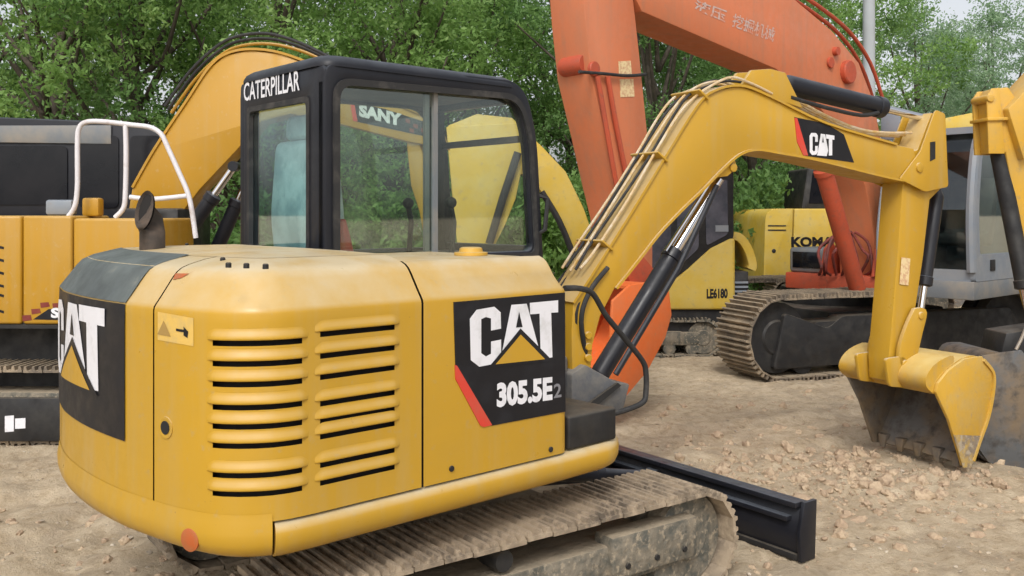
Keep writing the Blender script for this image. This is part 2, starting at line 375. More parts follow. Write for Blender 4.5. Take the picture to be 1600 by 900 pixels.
# ================================================================= GROUND
def gh(x, y):
    v = Vector((x, y, 0))
    near = max(0, min(1, (26 - math.hypot(x, y)) / 12))
    h = .035 * noise.noise(v * .7) + .020 * noise.noise(v * 2.3 + Vector((5, 1, 0)))
    d = noise.noise(v * 6.0 + Vector((9, 2, 3)))
    h += .020 * d + .016 * abs(noise.noise(v * 13.0)) + .012 * noise.noise(v * 27.0) - .02 * max(0, noise.noise(v * 4.1 + Vector((3, 3, 0))) - .25)
    for (ax_, ay_, ex_, ey_) in ((-.2, 6.6, .93, .36), (.2, 5.9, .93, .36), (-3.2, 3.0, .35, .94), (-2.75, 2.9, .35, .94)):
        dx, dy = x - ax_, y - ay_; al = dx * ex_ + dy * ey_; pe = -dx * ey_ + dy * ex_ + .12 * noise.noise(Vector((al * .6, ay_, 0)))
        if abs(pe) < .5: g_ = math.exp(-(pe / .13) ** 2); h += -.030 * g_ + .016 * math.exp(-((abs(pe) - .20) / .06) ** 2) + g_ * .010 * math.sin(al * 52)
    # churned spoil in front of the near bucket
    k = math.exp(-(((x - 2.15) / .95) ** 2 + ((y - 6.0) / .75) ** 2))
    h += k * (.03 + .035 * abs(noise.noise(v * 5)) + .045 * max(0, noise.noise(v * 10)) + .03 * abs(noise.noise(v * 21)))
    k = math.exp(-(((x - 3.0) / .9) ** 2 + ((y - 7.1) / .5) ** 2)); h += k * .05
    return h * near - .012
def build_ground():
    def axis(lo, hi, f0, f1, st):
        a = list(np.arange(f0, f1, st)); s = st
        x = f0
        left = []
        while x > lo: s *= 1.18; x -= s; left.append(x)
        s = st; x = a[-1]; right = []
        while x < hi: s *= 1.18; x += s; right.append(x)
        return left[::-1] + a + right
    xs = axis(-900, 900, -4.6, 6.4, .042); ys = axis(-60, 1800, 2.4, 11.5, .042)
    nx, ny = len(xs), len(ys)
    vs = [(x, y, gh(x, y)) for y in ys for x in xs]
    fs = [(j * nx + i, j * nx + i + 1, (j + 1) * nx + i + 1, (j + 1) * nx + i) for j in range(ny - 1) for i in range(nx - 1)]
    me = bpy.data.meshes.new('ground'); me.from_pydata(vs, [], fs); me.shade_smooth()
    m, t, p = newmat('dry_dirt'); L = t.links.new
    tc = t.nodes.new('ShaderNodeTexCoord')
    def nz(sc, det=8, ro=.6):
        n = t.nodes.new('ShaderNodeTexNoise'); n.inputs['Scale'].default_value = sc; n.inputs['Detail'].default_value = det; n.inputs['Roughness'].default_value = ro
        L(tc.outputs['Object'], n.inputs['Vector']); return n.outputs['Fac']
    def ramp(f, st):
        r = t.nodes.new('ShaderNodeValToRGB'); L(f, r.inputs[0]); e = r.color_ramp.elements
        while len(e) < len(st): e.new(.5)
        for q, (pos, c) in zip(e, st): q.position = pos; q.color = (*c, 1)
        return r.outputs[0]
    c1 = ramp(nz(.9, 10, .65), [(.32, (.40, .30, .19)), (.46, (.54, .425, .28)), (.60, (.66, .535, .365)), (.72, (.52, .375, .24))])
    c2 = ramp(nz(11, 8, .7), [(.33, (.12, .09, .06)), (.41, (.38, .29, .195)), (.50, (.50, .41, .30)), (.60, (.60, .51, .38)), (.75, (.62, .53, .41))])  # darkest stop paints the shade of small pits into the dirt
    mx = t.nodes.new('ShaderNodeMix'); mx.data_type = 'RGBA'; mx.inputs[0].default_value = .5; L(c1, mx.inputs[6]); L(c2, mx.inputs[7])
    vo = t.nodes.new('ShaderNodeTexVoronoi'); vo.inputs['Scale'].default_value = 26; L(tc.outputs['Object'], vo.inputs['Vector'])
    c3 = ramp(vo.outputs['Distance'], [(.0, (.62, .54, .43)), (.16, (.52, .44, .33)), (.2, (.40, .32, .23)), (1, (.40, .32, .23))])
    gt = ramp(nz(4.2), [(.5, (0, 0, 0)), (.62, (.6, .6, .6))])
    m2 = t.nodes.new('ShaderNodeMix'); m2.data_type = 'RGBA'; L(gt, m2.inputs[0]); L(mx.outputs[2], m2.inputs[6]); L(c3, m2.inputs[7])
    L(m2.outputs[2], p.inputs['Base Color']); p.inputs['Roughness'].default_value = .95; p.inputs['Specular IOR Level'].default_value = .15
    b = t.nodes.new('ShaderNodeBump'); b.inputs['Strength'].default_value = .9; b.inputs['Distance'].default_value = .03; L(nz(28, 9, .75), b.inputs['Height']); L(b.outputs[0], p.inputs['Normal'])
    me.materials.append(m)
    o = bpy.data.objects.new('ground', me); COL.objects.link(o); o['kind'] = 'structure'
build_ground()

def lumps(name, spots, m, label, cat, sub=1):
    rnd = random.Random(5); V = []; Fc = []
    base = bmesh.new(); bmesh.ops.create_icosphere(base, subdivisions=sub, radius=1); bv = [v.co.copy() for v in base.verts]; bf = [[v.index for v in f.verts] for f in base.faces]; base.free()
    for x, y, s in spots:
        n = len(V); z = gh(x, y); M = Matrix.Rotation(rnd.uniform(0, 6), 3, 'Z') @ Matrix.Rotation(rnd.uniform(-.4, .4), 3, 'X')
        sx, sy, sz = s * rnd.uniform(.7, 1.4), s * rnd.uniform(.6, 1.1), s * (rnd.uniform(.3, .65) if sub == 1 else rnd.uniform(.55, .95))
        for v in bv:
            k = (rnd.uniform(.7, 1.25) if sub == 1 else .9 + .45 * noise.noise(v * 1.6 + Vector((n * .37, 0, 0))) + rnd.uniform(-.08, .08)); q = M @ Vector((v.x * sx * k, v.y * sy * k, v.z * sz * k)); V.append((q.x + x, q.y + y, q.z + z + sz * (.25 if sub == 1 else .02)))
        Fc += [[a + n for a in f] for f in bf]
    me = bpy.data.meshes.new(name); me.from_pydata(V, [], Fc); me.materials.append(m)
    o = bpy.data.objects.new(name, me); COL.objects.link(o); tag(o, label, cat, kind='stuff'); return o
rg = random.Random(11); spots = []
for i in range(4200):
    y = 2.6 + 12 * rg.random() ** 1.6; x = rg.uniform(-.62, .66) * y
    spots.append((x, y, rg.choice((.004, .005, .006, .009, .015)) * rg.uniform(.7, 1.3)))
PEB = mat('pebble', (.44, .37, .28), (.30, .25, .19), 5, rough=.9, c3=(.54, .47, .37), s3=3, l3=.55, h3=.65)
CLOD = mat('clod', (.48, .37, .25), (.38, .275, .185), 9, .4, .6, .95, bump=.8, bscale=50, c3=(.34, .25, .17), s3=19, l3=.52, h3=.6)
lumps('gravel', spots, PEB, 'loose small stones scattered over the bare dirt yard', 'gravel')
spots = []
for i in range(2300):
    q = rg.gauss(0, 1), rg.gauss(0, 1)
    if i % 3: x, y = 2.1 + .55 * q[0], 6.0 + .42 * q[1]
    else:
        y = rg.uniform(3.6, 9); x = rg.uniform(.15, .58) * y
    spots.append((x, y, min(.05, .0045 * (1 - rg.random()) ** -.72)))
for i in range(120):
    y = rg.uniform(3.0, 5.5); x = -rg.uniform(.36, .62) * y; spots.append((x, y, abs(rg.gauss(.016, .01)) + .006))
lumps('dirt_clods', spots, CLOD, 'broken brown clods of earth heaped before the near bucket', 'clods', 2)

# ================================================================= MAIN MINI EXCAVATOR (near, yellow)
HF = Fr((-.317, 3.283), (.745, .667))                    # house: t = forward along right side, o = outward to the right (b = -o)
M0 = thing('mini_excavator', (-.68, 4.25, 0), 'yellow mini excavator nearest the camera, numbered 305.5E2 beside its black cab', 'excavator', 'parked excavators')
# plan outline (a,b) of the rear body
base = [(0, 0), (-.25, 0), (-.46, 0), (-.58, .022), (-.69, .11), (-.76, .26), (-.80, .42), (-.835, .62), (-.85, .9)]
full = base + [(a, 1.8 - b) for a, b in base[-2::-1]]
OUT = cat2(full, 8)
cum = [0]
for i in range(1, len(OUT)): cum.append(cum[-1] + math.dist(OUT[i], OUT[i - 1]))
def out_at(s, cumL, O):
    s = max(0, min(cumL[-1] - 1e-6, s)); i = max(1, next(k for k in range(1, len(cumL)) if cumL[k] >= s))
    f = (s - cumL[i - 1]) / max(1e-9, cumL[i] - cumL[i - 1]); a = Vector(O[i - 1]).lerp(Vector(O[i]), f)
    i0 = max(0, i - 3); i1 = min(len(O) - 1, i + 2)
    d = (Vector(O[i1]) - Vector(O[i0])).normalized(); return a, Vector((d.y, -d.x)) * 1.0
_p, _n = out_at(.1, cum, OUT); SGN = 1 if _n.y < 0 else -1
PROF = [(.62, .0), (1.385, 0), (1.397, .003), (1.407, .010), (1.43, .028), (1.46, .050), (1.49, .072), (1.508, .088), (1.520, .106), (1.529, .130), (1.538, .165), (1.546, .20), (1.552, .245)]
def inset(z):
    for (z0, i0), (z1, i1) in zip(PROF, PROF[1:]):
        if z <= z1: return i0 + (i1 - i0) * (z - z0) / (z1 - z0)
    return PROF[-1][1]
def W(s, z, off=0.0, O=OUT, C=cum):
    a, n = out_at(s, C, O); q = a + n * SGN * (off - inset(z)); return HF.P(q.x, -q.y, z)
def s_at_px(x, O=OUT, C=cum):        # arclength where the wall crosses a picture column
    best = None
    for k in range(400):
        s = C[-1] * .55 * k / 400; p = W(s, 1.0, 0, O, C); q = 800 + F * p.x / p.y
        if best is None or abs(q - x) < best[0]: best = (abs(q - x), s)
    return best[1]
def wall(mb, s0, s1, zs, holes=(), step=.05, off=0.0):
    ss = set(np.linspace(s0, s1, max(2, int((s1 - s0) / step) + 1)).tolist())
    for h in holes: ss |= {h[0], h[1]}
    ss = sorted(ss); zz = set(zs)
    for h in holes: zz |= {h[2], h[3]}
    zz = sorted(zz); ns = len(ss)
    vs = [W(s, z, off) for z in zz for s in ss]; fs = []
    for j in range(len(zz) - 1):
        for i in range(ns - 1):
            sm = (ss[i] + ss[i + 1]) / 2; zm = (zz[j] + zz[j + 1]) / 2
            if any(h[0] < sm < h[1] and h[2] < zm < h[3] for h in holes): continue
            fs.append((j * ns + i, j * ns + i + 1, (j + 1) * ns + i + 1, (j + 1) * ns + i))
    mb.add(vs, fs)
Ltot = cum[-1]
s_seam = s_at_px(240); ZW = [.735, .80, .95, 1.1, 1.25, 1.36] + [z for z, _ in PROF[1:]]
def zpx(s, y, x=None):
    p = W(s, 1.1); return H - (y - HZ) * p.y / F
# louvre holes
holes = []; ribs = []
cols = [(332, 473, (537, 569, 601, 637, 667, 697, 743, 772), -10), (501, 617, (517, 550, 582, 622, 649, 672, 715, 742), -10)]
for x0, x1, rows, sl in cols:
    sa, sb = s_at_px(x1), s_at_px(x0)
    for k, y in enumerate(rows):
        zc = zpx((sa + sb) / 2, y); holes.append((sa, sb, zc - .008, zc + .0095)); ribs.append((sa, sb, zc))
mb = MB(); wall(mb, 0.004, s_seam - .004, ZW, holes)
door = part('engine_door', mb, Y, M0, smooth=50)
mb = MB()
for sa, sb, zc in ribs:                       # raised rounded louvre lips over and under each slot
    if True:
        n = 26; vs = []; fs = []; e = .020; dep = .0105
        pf = [(1, 0), (.86, .10), (.66, .36), (.42, .72), (.22, .96), (.08, 1), (.0, .86), (-.03, .0)]; pr = len(pf) - 1
        for i in range(n + 1):
            f = i / n; s = sa - e + (sb - sa + 2 * e) * f; k = min(1, min(f, 1 - f) * n / 2.6); k = math.sin(k * math.pi / 2)
            for u_, o_ in pf: vs.append(W(s, zc + .011 + .036 * u_ * (.55 + .45 * k), .0006 + dep * k * o_))
        for i in range(n):
            for j in range(pr): fs.append((i * (pr + 1) + j, i * (pr + 1) + j + 1, (i + 1) * (pr + 1) + j + 1, (i + 1) * (pr + 1) + j))
        mb.add(vs, fs)
part('louvre', mb, Y, door, smooth=60)
# door latch and warning sticker
def wdecal(name, pts, m, parent, off=.0015):
    """pts in picture px traced on the wall -> curved sticker"""
    vv = []
    for x, y in subdiv_poly(pts, 8):
        s = s_at_px(x); z = zpx(s, y)
        for _ in range(3): p = W(s, z); s += (p.x / p.y * F + 800 - x) * .0006; z = H - (y - HZ) * W(s, z).y / F
        vv.append((s, z))
    mb = MB(); mb.add(*fill2d(vv, lambda s, z: W(s, z, off), .3)); return part(name, mb, m, parent, smooth=0)
st = wdecal('warning_sticker', [(247, 487), (303, 497), (303, 541), (247, 531)], DECY, door)
wdecal('warning_mark', [(257, 501), (268, 526), (247, 522)], mat('faint_mark', (.35, .22, .06), rough=.5), st, .003)
wdecal('arrow_mark', [(276, 513), (288, 515), (288, 510), (295, 518), (294, 528), (288, 524), (288, 519), (276, 517)], DECB, st, .003)
sl = s_at_px(259); zl = zpx(sl, 668); mb = MB(); c = W(sl, zl, -.004); d = W(sl, zl, .05) - c
mb.lathe(c, d, [(0, .036), (.007, .036), (.008, .030), (.006, .024)], 24); la = part('door_latch', mb, Y, door)
mb = MB(); mb.lathe(W(sl, zl, 0), d, [(0, .022), (.0045, .022)], 16); part('lock', mb, BKM, la)
# counterweight wall and the far side door, shoulders included
mb = MB(); wall(mb, s_seam + .004, Ltot - s_seam - .004, [.66] + ZW, step=.06)
cw = part('counterweight', mb, Y, M0, smooth=50)
mb = MB(); wall(mb, Ltot - s_seam + .004, Ltot - .004, ZW, step=.06); part('left_side_door', mb, Y, M0, smooth=50)
# hood top cap
ring = [W(s, 1.5512) for s in np.linspace(0, Ltot, 160)]
mb = MB(); cc_ = HF.P(-.25, -.9, 0); vs = []; fs = []; nr = len(ring)
for f, z in ((0, 1.5522), (.25, 1.561), (.55, 1.569), (.85, 1.574)): vs += [Vector((p.x, p.y, 0)).lerp(cc_, f) + Vector((0, 0, z)) for p in ring]
for j in range(3):
    for i in range(nr - 1): fs.append((j * nr + i, j * nr + i + 1, (j + 1) * nr + i + 1, (j + 1) * nr + i))
fs.append(tuple(range(3 * nr, 4 * nr))); mb.add(vs, fs)
# low swage lines and bolts on the hood
hood = part('hood_top', mb, Y, M0, smooth=60)
for x, y in ((313, 389), (292, 381), (348, 404), (357, 412), (385, 413), (415, 414), (269, 386), (480, 394), (560, 397)):
    z = 1.550; Yd = (H - z) * F / (y - HZ); X = (x - 800) / F * Yd
    mb = MB(); mb.lathe((X, Yd, z - .012), (0, 0, 1), [(0, .009), (.013, .009), (.016, .006)], 10); part('bolt', mb, BKM, hood)
# inner dark lining so the seams and slots read as gaps
O2 = []
for s in np.linspace(0.012, Ltot - .012, 50): a, n = out_at(s, cum, OUT); q = a - n * SGN * .035; O2.append((q.x, -q.y))
mb = MB(); mb.slab(HF, O2, .64, 1.40); part('inner_lining', mb, DK, M0, smooth=0)
# rear black panel, curved, with the lettering, and the dusty panel over the shoulder
def s_of_b(b):
    for k in range(len(OUT)):
        if OUT[k][1] >= b and OUT[k][0] < -.7: return cum[k]
sA, sB = s_at_px(196), s_of_b(1.55)
def strip(sA, sB, zs, off):
    mb = MB(); n = 26; vs = []; fs = []
    for z in zs:
        for i in range(n + 1): vs.append(W(sA + (sB - sA) * i / n, z, off))
    for j in range(len(zs) - 1):
        for i in range(n): a = j * (n + 1) + i; fs.append((a, a + 1, a + n + 2, a + n + 1))
    mb.add(vs, fs); return mb
rp = part('rear_panel', strip(sA, sB, np.linspace(.93, 1.395, 8), .004), DECB, cw, smooth=50)
mb = strip(sA, sB, [1.400, 1.425, 1.455, 1.485, 1.51, 1.53, 1.545, 1.557], .006)
part('shoulder_cover', mb, DUSTB, cw, smooth=60, label='dust-covered black plastic cover over the rear shoulder')
sL0 = s_at_px(166); sL1 = s_of_b(1.47)
logo(rp, lambda u, v, l: W(sL0 + (sL1 - sL0) * (1 - u), 1.055 + .315 * v, .0065 + .0018 * l))
mb = MB()
wdecal('orange_reflector', [(256, 427), (278, 427), (287, 421), (268, 434), (256, 437)], LAMPO, cw, .003)
# ---- right front side door (flat), with chamfered shoulder
def shoulder(a0, a1, b0=0.0, b1=.78, z0=.735):
    mb = MB(); cor = [(a0, 0), (a1 - .05, 0)] + [(a1 - .05 + .05 * math.sin(q), .05 - .05 * math.cos(q)) for q in (math.pi / 8, math.pi / 4, 3 * math.pi / 8, math.pi / 2)] + [(a1, b1)]
    rows = [z0, 1.0] + [z for z, _ in PROF[1:10]]; vs = []; fs = []; n = len(cor)
    for z in rows:
        i_ = inset(z)
        for k, (a, b) in enumerate(cor):
            f = min(1, max(0, (a - (a1 - .05)) / .05)); aa = a - i_ * (1 if a > a1 - .02 else f) ; bb = b + i_ if k < n - 1 else b
            vs.append(HF.P(aa, -bb, z))
    for j in range(len(rows) - 1):
        for i in range(n - 1): a = j * n + i; fs.append((a, a + 1, a + n + 1, a + n))
    k = (len(rows) - 1) * n
    vs.append(HF.P(a0, -b1, rows[-1])); fs.append(tuple(range(k, k + n)) + (len(vs) - 1,))
    mb.add(vs, fs); return mb
fd = part('side_door', shoulder(.005, .742), Y, M0, smooth=50)
mb = MB(); mb.box(HF, .012, .72, -.75, -.02, .66, 1.38); part('inner_box', mb, DK, M0)
# sign on the side door
sign = HF.pp([(708, 472), (882, 457), (883, 643), (767, 665), (711, 570)])
mb = MB(); mb.prism(HF, sign, .0005, .003); sg = part('number_sign', mb, DECB, fd, smooth=0)
mb = MB(); mb.prism(HF, HF.pp([(710, 570), (713, 571), (768, 664), (755, 667), (750, 665), (711, 592)]), .0006, .0042); part('red_stripe', mb, DECR, sg, smooth=0)
q = HF.pp([(733, 479), (871, 469), (871, 563), (733, 574)])
lg = quadmap(HF, q, 0)
logo(sg, lambda u, v, l: lg(u, v) + Vector((HF.m.x, HF.m.y, 0)) * (.0040 + .0012 * l))
mb = MB(); letters(mb, '305.5E', quadmap(HF, HF.pp([(775, 598), (862, 588), (862, 625), (775, 637)]), .0045), .05); part('model_number', mb, DECW, sg, smooth=0)
mb = MB(); letters(mb, '2', quadmap(HF, HF.pp([(864, 600), (876, 598), (876, 620), (864, 622)]), .0045), .02); part('model_suffix', mb, mat('grey_decal', (.20, .2, .22), rough=.4), sg, smooth=0)
for x, y in ((860, 702), (705, 732)):
    mb = MB(); t, z = HF.px(x, y); disc(mb, HF, t, z, 0, .006, .011, 12); part('door_bolt', mb, BKM, fd)
# fuel cap
p = HF.P(.50, -.34, 1.53); mb = MB(); mb.lathe(p, (0, 0, 1), [(0, .07), (.012, .07), (.015, .05), (.030, .047), (.034, .035)], 20); part('fuel_cap', mb, Y2, M0)
# ---- skirt rail
def skirt(pathf, n, mb, prof):
    vs = []; fs = []; m = len(prof)
    for i in range(n + 1):
        for z, off in prof: vs.append(pathf(i / n, z, off))
    for i in range(n):
        for j in range(m - 1): fs.append((i * m + j, i * m + j + 1, (i + 1) * m + j + 1, (i + 1) * m + j))
    fs.append(tuple(range(m))); fs.append(tuple(range(n * m, n * m + m))); mb.add(vs, fs)
SP = [(.60, -.30), (.602, -.09), (.612, -.035), (.632, -.002), (.660, .014), (.692, .017), (.715, .010), (.728, -.012), (.730, -.30)]
s_sk = s_at_px(427)
def path1(f, z, off):          # straight right rail, front (1.11) to the seam
    L1 = 1.11; s = f * (L1 + s_sk - .004)
    if s < L1:
        a = L1 - s; dip = .05 * max(0, (a - .95) / .16) ** 2
        return HF.P(a, off - dip * 1.6, z + (.012 * max(0, (a - .74)) * 1.0))
    return W(s - L1, z if z < 1 else z, off)
mb = MB(); skirt(path1, 60, mb, SP); part('skirt_rail', mb, Y, M0, smooth=50)
mb = MB(); skirt(lambda f, z, off: W(s_sk + .004 + (Ltot - 2 * s_sk) * f, z, off), 90, mb, [(.60, -.20), (.602, -.09), (.615, -.04), (.635, -.008), (.665, .008), (.70, .010), (.735, .004), (.760, .0015)])
sr = part('counterweight_foot', mb, Y, cw, smooth=50)
s = s_at_px(299); mb = MB(); c = W(s, .668, .004); mb.lathe(c, W(s, .668, .05) - c, [(0, .037), (.006, .037), (.009, .030)], 24); part('round_reflector', mb, LAMPO, sr)
mb = MB(); wall_o = [(a * .9, -b) for a, b in [(q[0], .05 + (q[1] - 0) * .945) for q in OUT[::6]]]
mb.slab(HF, [(1.02, -.26), (1.30, -.60), (1.30, -1.7)] + [(a, o) for a, o in wall_o][::-1], .604, .63); part('base_plate', mb, BKM, M0)
# platform ahead of the house and the black tool box
mb = MB(); mb.slab(HF, rpoly([(.74, -.06), (1.02, -.06), (1.10, -.2), (1.10, -.55), (1.38, -.7), (1.38, -1.68), (.74, -1.7)], .04), .615, .728); part('platform', mb, Y, M0, bevel=.012)
mb = MB(); mb.box(HF, .748, 1.04, -.34, -.012, .735, .872); part('black_step_box', mb, BKM, M0, bevel=.012, seg=3)
mb = MB(); mb.box(HF, .10, 1.34, -1.66, -.80, .735, 1.50); part('cab_base', mb, BKM, M0, bevel=.02)
mb = MB(); pth = [HF.P(*v) for v in ((.742, -.03, 1.397), (.83, -.03, 1.392), (.91, -.03, 1.365), (.99, -.03, 1.27), (1.10, -.03, 1.17), (1.23, -.03, 1.05), (1.255, -.03, .99), (1.255, -.03, .91), (1.235, -.03, .865), (1.15, -.05, .84), (1.04, -.08, .825))]
mb.tube(pth, .0125, 10, smooth=5); part('grab_rail', mb, BKR, M0)
# ---- exhaust stack on the hood
def hoodpt(x, y, z): Yd = (H - z) * F / (y - HZ); return Vector(((x - 800) / F * Yd, Yd, z))
ex = hoodpt(238, 384, 1.572); sc = ex.y / F
SOOT = mat('sooty_steel', (.045, .035, .028), (.10, .07, .05), 14, .4, .7, .8)
mb = MB(); vs = []; fs = []; NE = 24
mn = Vector((-.45, -.86, .22)).normalized(); mu_ = Vector((-mn.y, mn.x, 0)).normalized() * -1; mv = mn.cross(mu_) * -1
rows_ = [(Vector((0, 0, -.03)), None, .05, .05), (Vector((0, 0, .055)), None, .05, .05), (Vector((-.004, -.012, .10)), .45, .052, .060), (Vector((-.016, -.045, .145)), 1, .050, .082)]
for cc, f, ra, rb_ in rows_:
    uu = Vector((1, 0, 0)) if f is None else Vector((1, 0, 0)).lerp(mu_, f).normalized(); vv_ = Vector((0, 1, 0)) if f is None else Vector((0, 1, 0)).lerp(mv, f).normalized()
    for k in range(NE):
        q = 2 * math.pi * k / NE; vs.append(ex + cc + uu * ra * math.cos(q) + vv_ * rb_ * math.sin(q))
for j in range(len(rows_) - 1):
    for k in range(NE): fs.append((j * NE + k, j * NE + (k + 1) % NE, (j + 1) * NE + (k + 1) % NE, (j + 1) * NE + k))
mb.add(vs, fs); ep = part('exhaust_pipe', mb, SOOT, M0, smooth=60)
mb = MB(); c3_, ra, rb_ = rows_[-1][0], .046, .077
mb.poly([ex + c3_ - mn * .012 + mu_ * ra * math.cos(2 * math.pi * k / NE) + mv * rb_ * math.sin(2 * math.pi * k / NE) for k in range(NE)]); part('exhaust_mouth', mb, DK, ep, smooth=0)
# ---- cab: side frames, rear frame, roof, glass, inside
cab = None
OR_ = -.80; OL_ = -1.60
def side_poly(o, outer=True):
    if outer: pts = [(.075, 1.44), (.075, 2.355), (1.225, 2.375), (1.315, 2.12), (1.365, 1.44)]; rr = [.02, .09, .17, .14, .02]
    else: pts = [(.155, 1.515), (.155, 2.275), (1.165, 2.29), (1.245, 2.09), (1.285, 1.515)]; rr = [.03, .05, .12, .12, .04]
    return rpoly(pts, rr, 6)
mb = MB()
for o0, o1 in ((OR_ - .055, OR_), (OL_, OL_ + .055)): mb.ring(HF, side_poly(0), side_poly(0, False), o0, o1)
RF = Fr(HF.P(.075, OR_, 0).xy, -HF.m)           # rear plane: t runs to the left side (b), m = forward
b0, b1 = .004, .796
mb.ring(RF, rpoly([(b0, 1.44), (b1, 1.44), (b1, 2.335), (b0, 2.335)], .03, 4), rpoly([(b0 + .13, 1.52), (b1 - .09, 1.52), (b1 - .09, 2.205), (b0 + .13, 2.205)], .035, 4), .0, .05)
# front frame
mb.box(HF, 1.20, 1.25, OL_ + .05, OR_ - .05, 2.27, 2.345); mb.box(HF, 1.30, 1.35, OL_ + .05, OR_ - .05, 1.44, 1.54)
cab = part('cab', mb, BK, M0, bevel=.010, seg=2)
# raised door lip on the right side and window divider
mb = MB(); mb.ring(HF, rpoly([(.115, 1.475), (.115, 2.285), (1.195, 2.305), (1.275, 2.10), (1.32, 1.475)], [.05, .09, .14, .13, .05], 6), rpoly([(.145, 1.505), (.145, 2.255), (1.175, 2.275), (1.25, 2.095), (1.292, 1.505)], [.04, .07, .12, .12, .04], 6), OR_ + .001, OR_ + .014)
part('window_seal', mb, BKR, cab)
mb = MB(); tD = HF.px(684, 200, OR_)[0]; mb.box(HF, tD - .012, tD + .010, OR_ - .035, OR_ - .012, 1.5, 2.27); mb.box(HF, tD - .045, tD - .020, OR_ - .055, OR_ - .037, 1.5, 2.27); part('window_divider', mb, GREYD, cab)
# roof with rounded edge
mb = MB(); rp_ = rpoly([(.068, OR_ + .006), (1.20, OR_ + .006), (1.20, OL_ - .006), (.068, OL_ - .006)], .09, 6)
for (z, i0), (z2, i1) in [((2.30, .0), (2.345, .0)), ((2.345, .0), (2.375, .018)), ((2.375, .018), (2.39, .06))]:
    pass
vs = []; fs = []; n = len(rp_); lv = [(2.334, .0), (2.345, .0), (2.368, .010), (2.385, .035), (2.392, .075)]
cx, cy = .634, -1.2
for z, i_ in lv:
    for a, o in rp_: vs.append(HF.P(a + (cx - a) * i_ / .57, o + (cy - o) * i_ / .40, z))
for j in range(len(lv) - 1):
    for i in range(n): fs.append((j * n + i, j * n + (i + 1) % n, (j + 1) * n + (i + 1) % n, (j + 1) * n + i))
fs.append(tuple(range((len(lv) - 1) * n, len(lv) * n))); fs.append(tuple(range(n))[::-1]); mb.add(vs, fs)
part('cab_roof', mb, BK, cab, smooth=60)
mb = MB(); letters(mb, 'CATERPILLAR', quadmap(RF, [(b1 - .05, 2.335), (b0 + .20, 2.335), (b0 + .20, 2.245), (b1 - .05, 2.245)], -.004), .015)
part('rear_lettering', mb, DECW, cab, smooth=0)
mb = MB(); mb.prism(HF, side_poly(0, False), OR_ - .032, OR_ - .027); part('side_glass', mb, GLASS, cab, smooth=0)
mb = MB(); mb.prism(HF, side_poly(0, False), OL_ + .027, OL_ + .032); part('side_glass', mb, GLASS, cab, smooth=0)
mb = MB(); mb.prism(RF, [(b0 + .12, 1.51), (b1 - .08, 1.51), (b1 - .08, 2.215), (b0 + .12, 2.215)], .02, .025); part('rear_glass', mb, GLASSR, cab, smooth=0)
mb = MB(); mb.ring(RF, rpoly([(b0 + .12, 1.51), (b1 - .08, 1.51), (b1 - .08, 2.215), (b0 + .12, 2.215)], .03), rpoly([(b0 + .145, 1.535), (b1 - .105, 1.535), (b1 - .105, 2.19), (b0 + .145, 2.19)], .03), -.004, .018); part('rear_window_seal', mb, BKR, cab)
# left side door bars seen through the glass
mb = MB(); mb.box(HF, 1.19, 1.27, OL_ + .035, OL_ + .09, 1.46, 2.28); part('left_front_post', mb, BKM, cab, bevel=.01)
mb = MB(); mb.box(HF, 1.25, 1.28, OL_ + .06, OR_ - .06, 2.07, 2.105); part('windscreen_bar', mb, mat('brown_trim', (.10, .06, .04), (.06, .04, .03), 5), cab, bevel=.006)
mb = MB(); mb.prism(HF, rpoly([(.16, 2.30), (1.18, 2.30), (1.2, 2.33), (.16, 2.33)], .01), OL_ + .06, OR_ - .06); part('headliner', mb, CABI, cab)
# seat wrapped in plastic, with reflected sky put into its colour
mb = MB(); mb.prism(HF, rpoly([(.20, 1.30), (.36, 1.30), (.34, 1.72), (.30, 2.04), (.19, 2.06), (.16, 1.70)], .06, 5), -1.46, -1.06)
seat = part('operator_seat', mb, SEAT, cab, bevel=.05, seg=4, smooth=70)
mb = MB(); mb.prism(HF, rpoly([(.28, 1.28), (.80, 1.30), (.80, 1.40), (.28, 1.42)], .04), -1.46, -1.00); part('seat_cushion', mb, SEAT, seat, bevel=.03, seg=3)
mb = MB(); mb.prism(HF, rpoly([(.19, 2.055), (.29, 2.045), (.27, 2.16), (.20, 2.17)], .03), -1.36, -1.16); part('headrest', mb, SEAT, seat, bevel=.03, seg=3)
mb = MB(); mb.tube([HF.P(.95, -1.05, 1.45), HF.P(.97, -1.05, 1.66), HF.P(.95, -1.05, 1.74)], .014, 8); mb.tube([HF.P(.95, -1.42, 1.45), HF.P(.97, -1.42, 1.66), HF.P(.95, -1.42, 1.74)], .014, 8)
mb.ball(HF.P(.95, -1.05, 1.76), .03); mb.ball(HF.P(.95, -1.42, 1.76), .03); part('control_lever', mb, BKM, cab)
mb = MB(); mb.box(HF, .30, .74, -1.00, -.87, 1.30, 1.505); part('side_console', mb, CABI, cab, bevel=.02)
mb = MB(); c = HF.P(.36, -1.02, 1.50)
mb.lathe(HF.P(.25, -.94, 1.505), (0, 0, 1), [(0, .085), (.015, .08), (.02, .052), (.10, .034), (.17, .015), (.175, .008)], 16); part('red_cone', mb, REDP, cab)
mb = MB(); mb.tube([HF.P(1.33, -.815, 1.60), HF.P(1.36, -.79, 1.62), HF.P(1.38, -.79, 1.78), HF.P(1.33, -.815, 1.80)], .012, 8); part('cab_grab_handle', mb, BKR, cab)
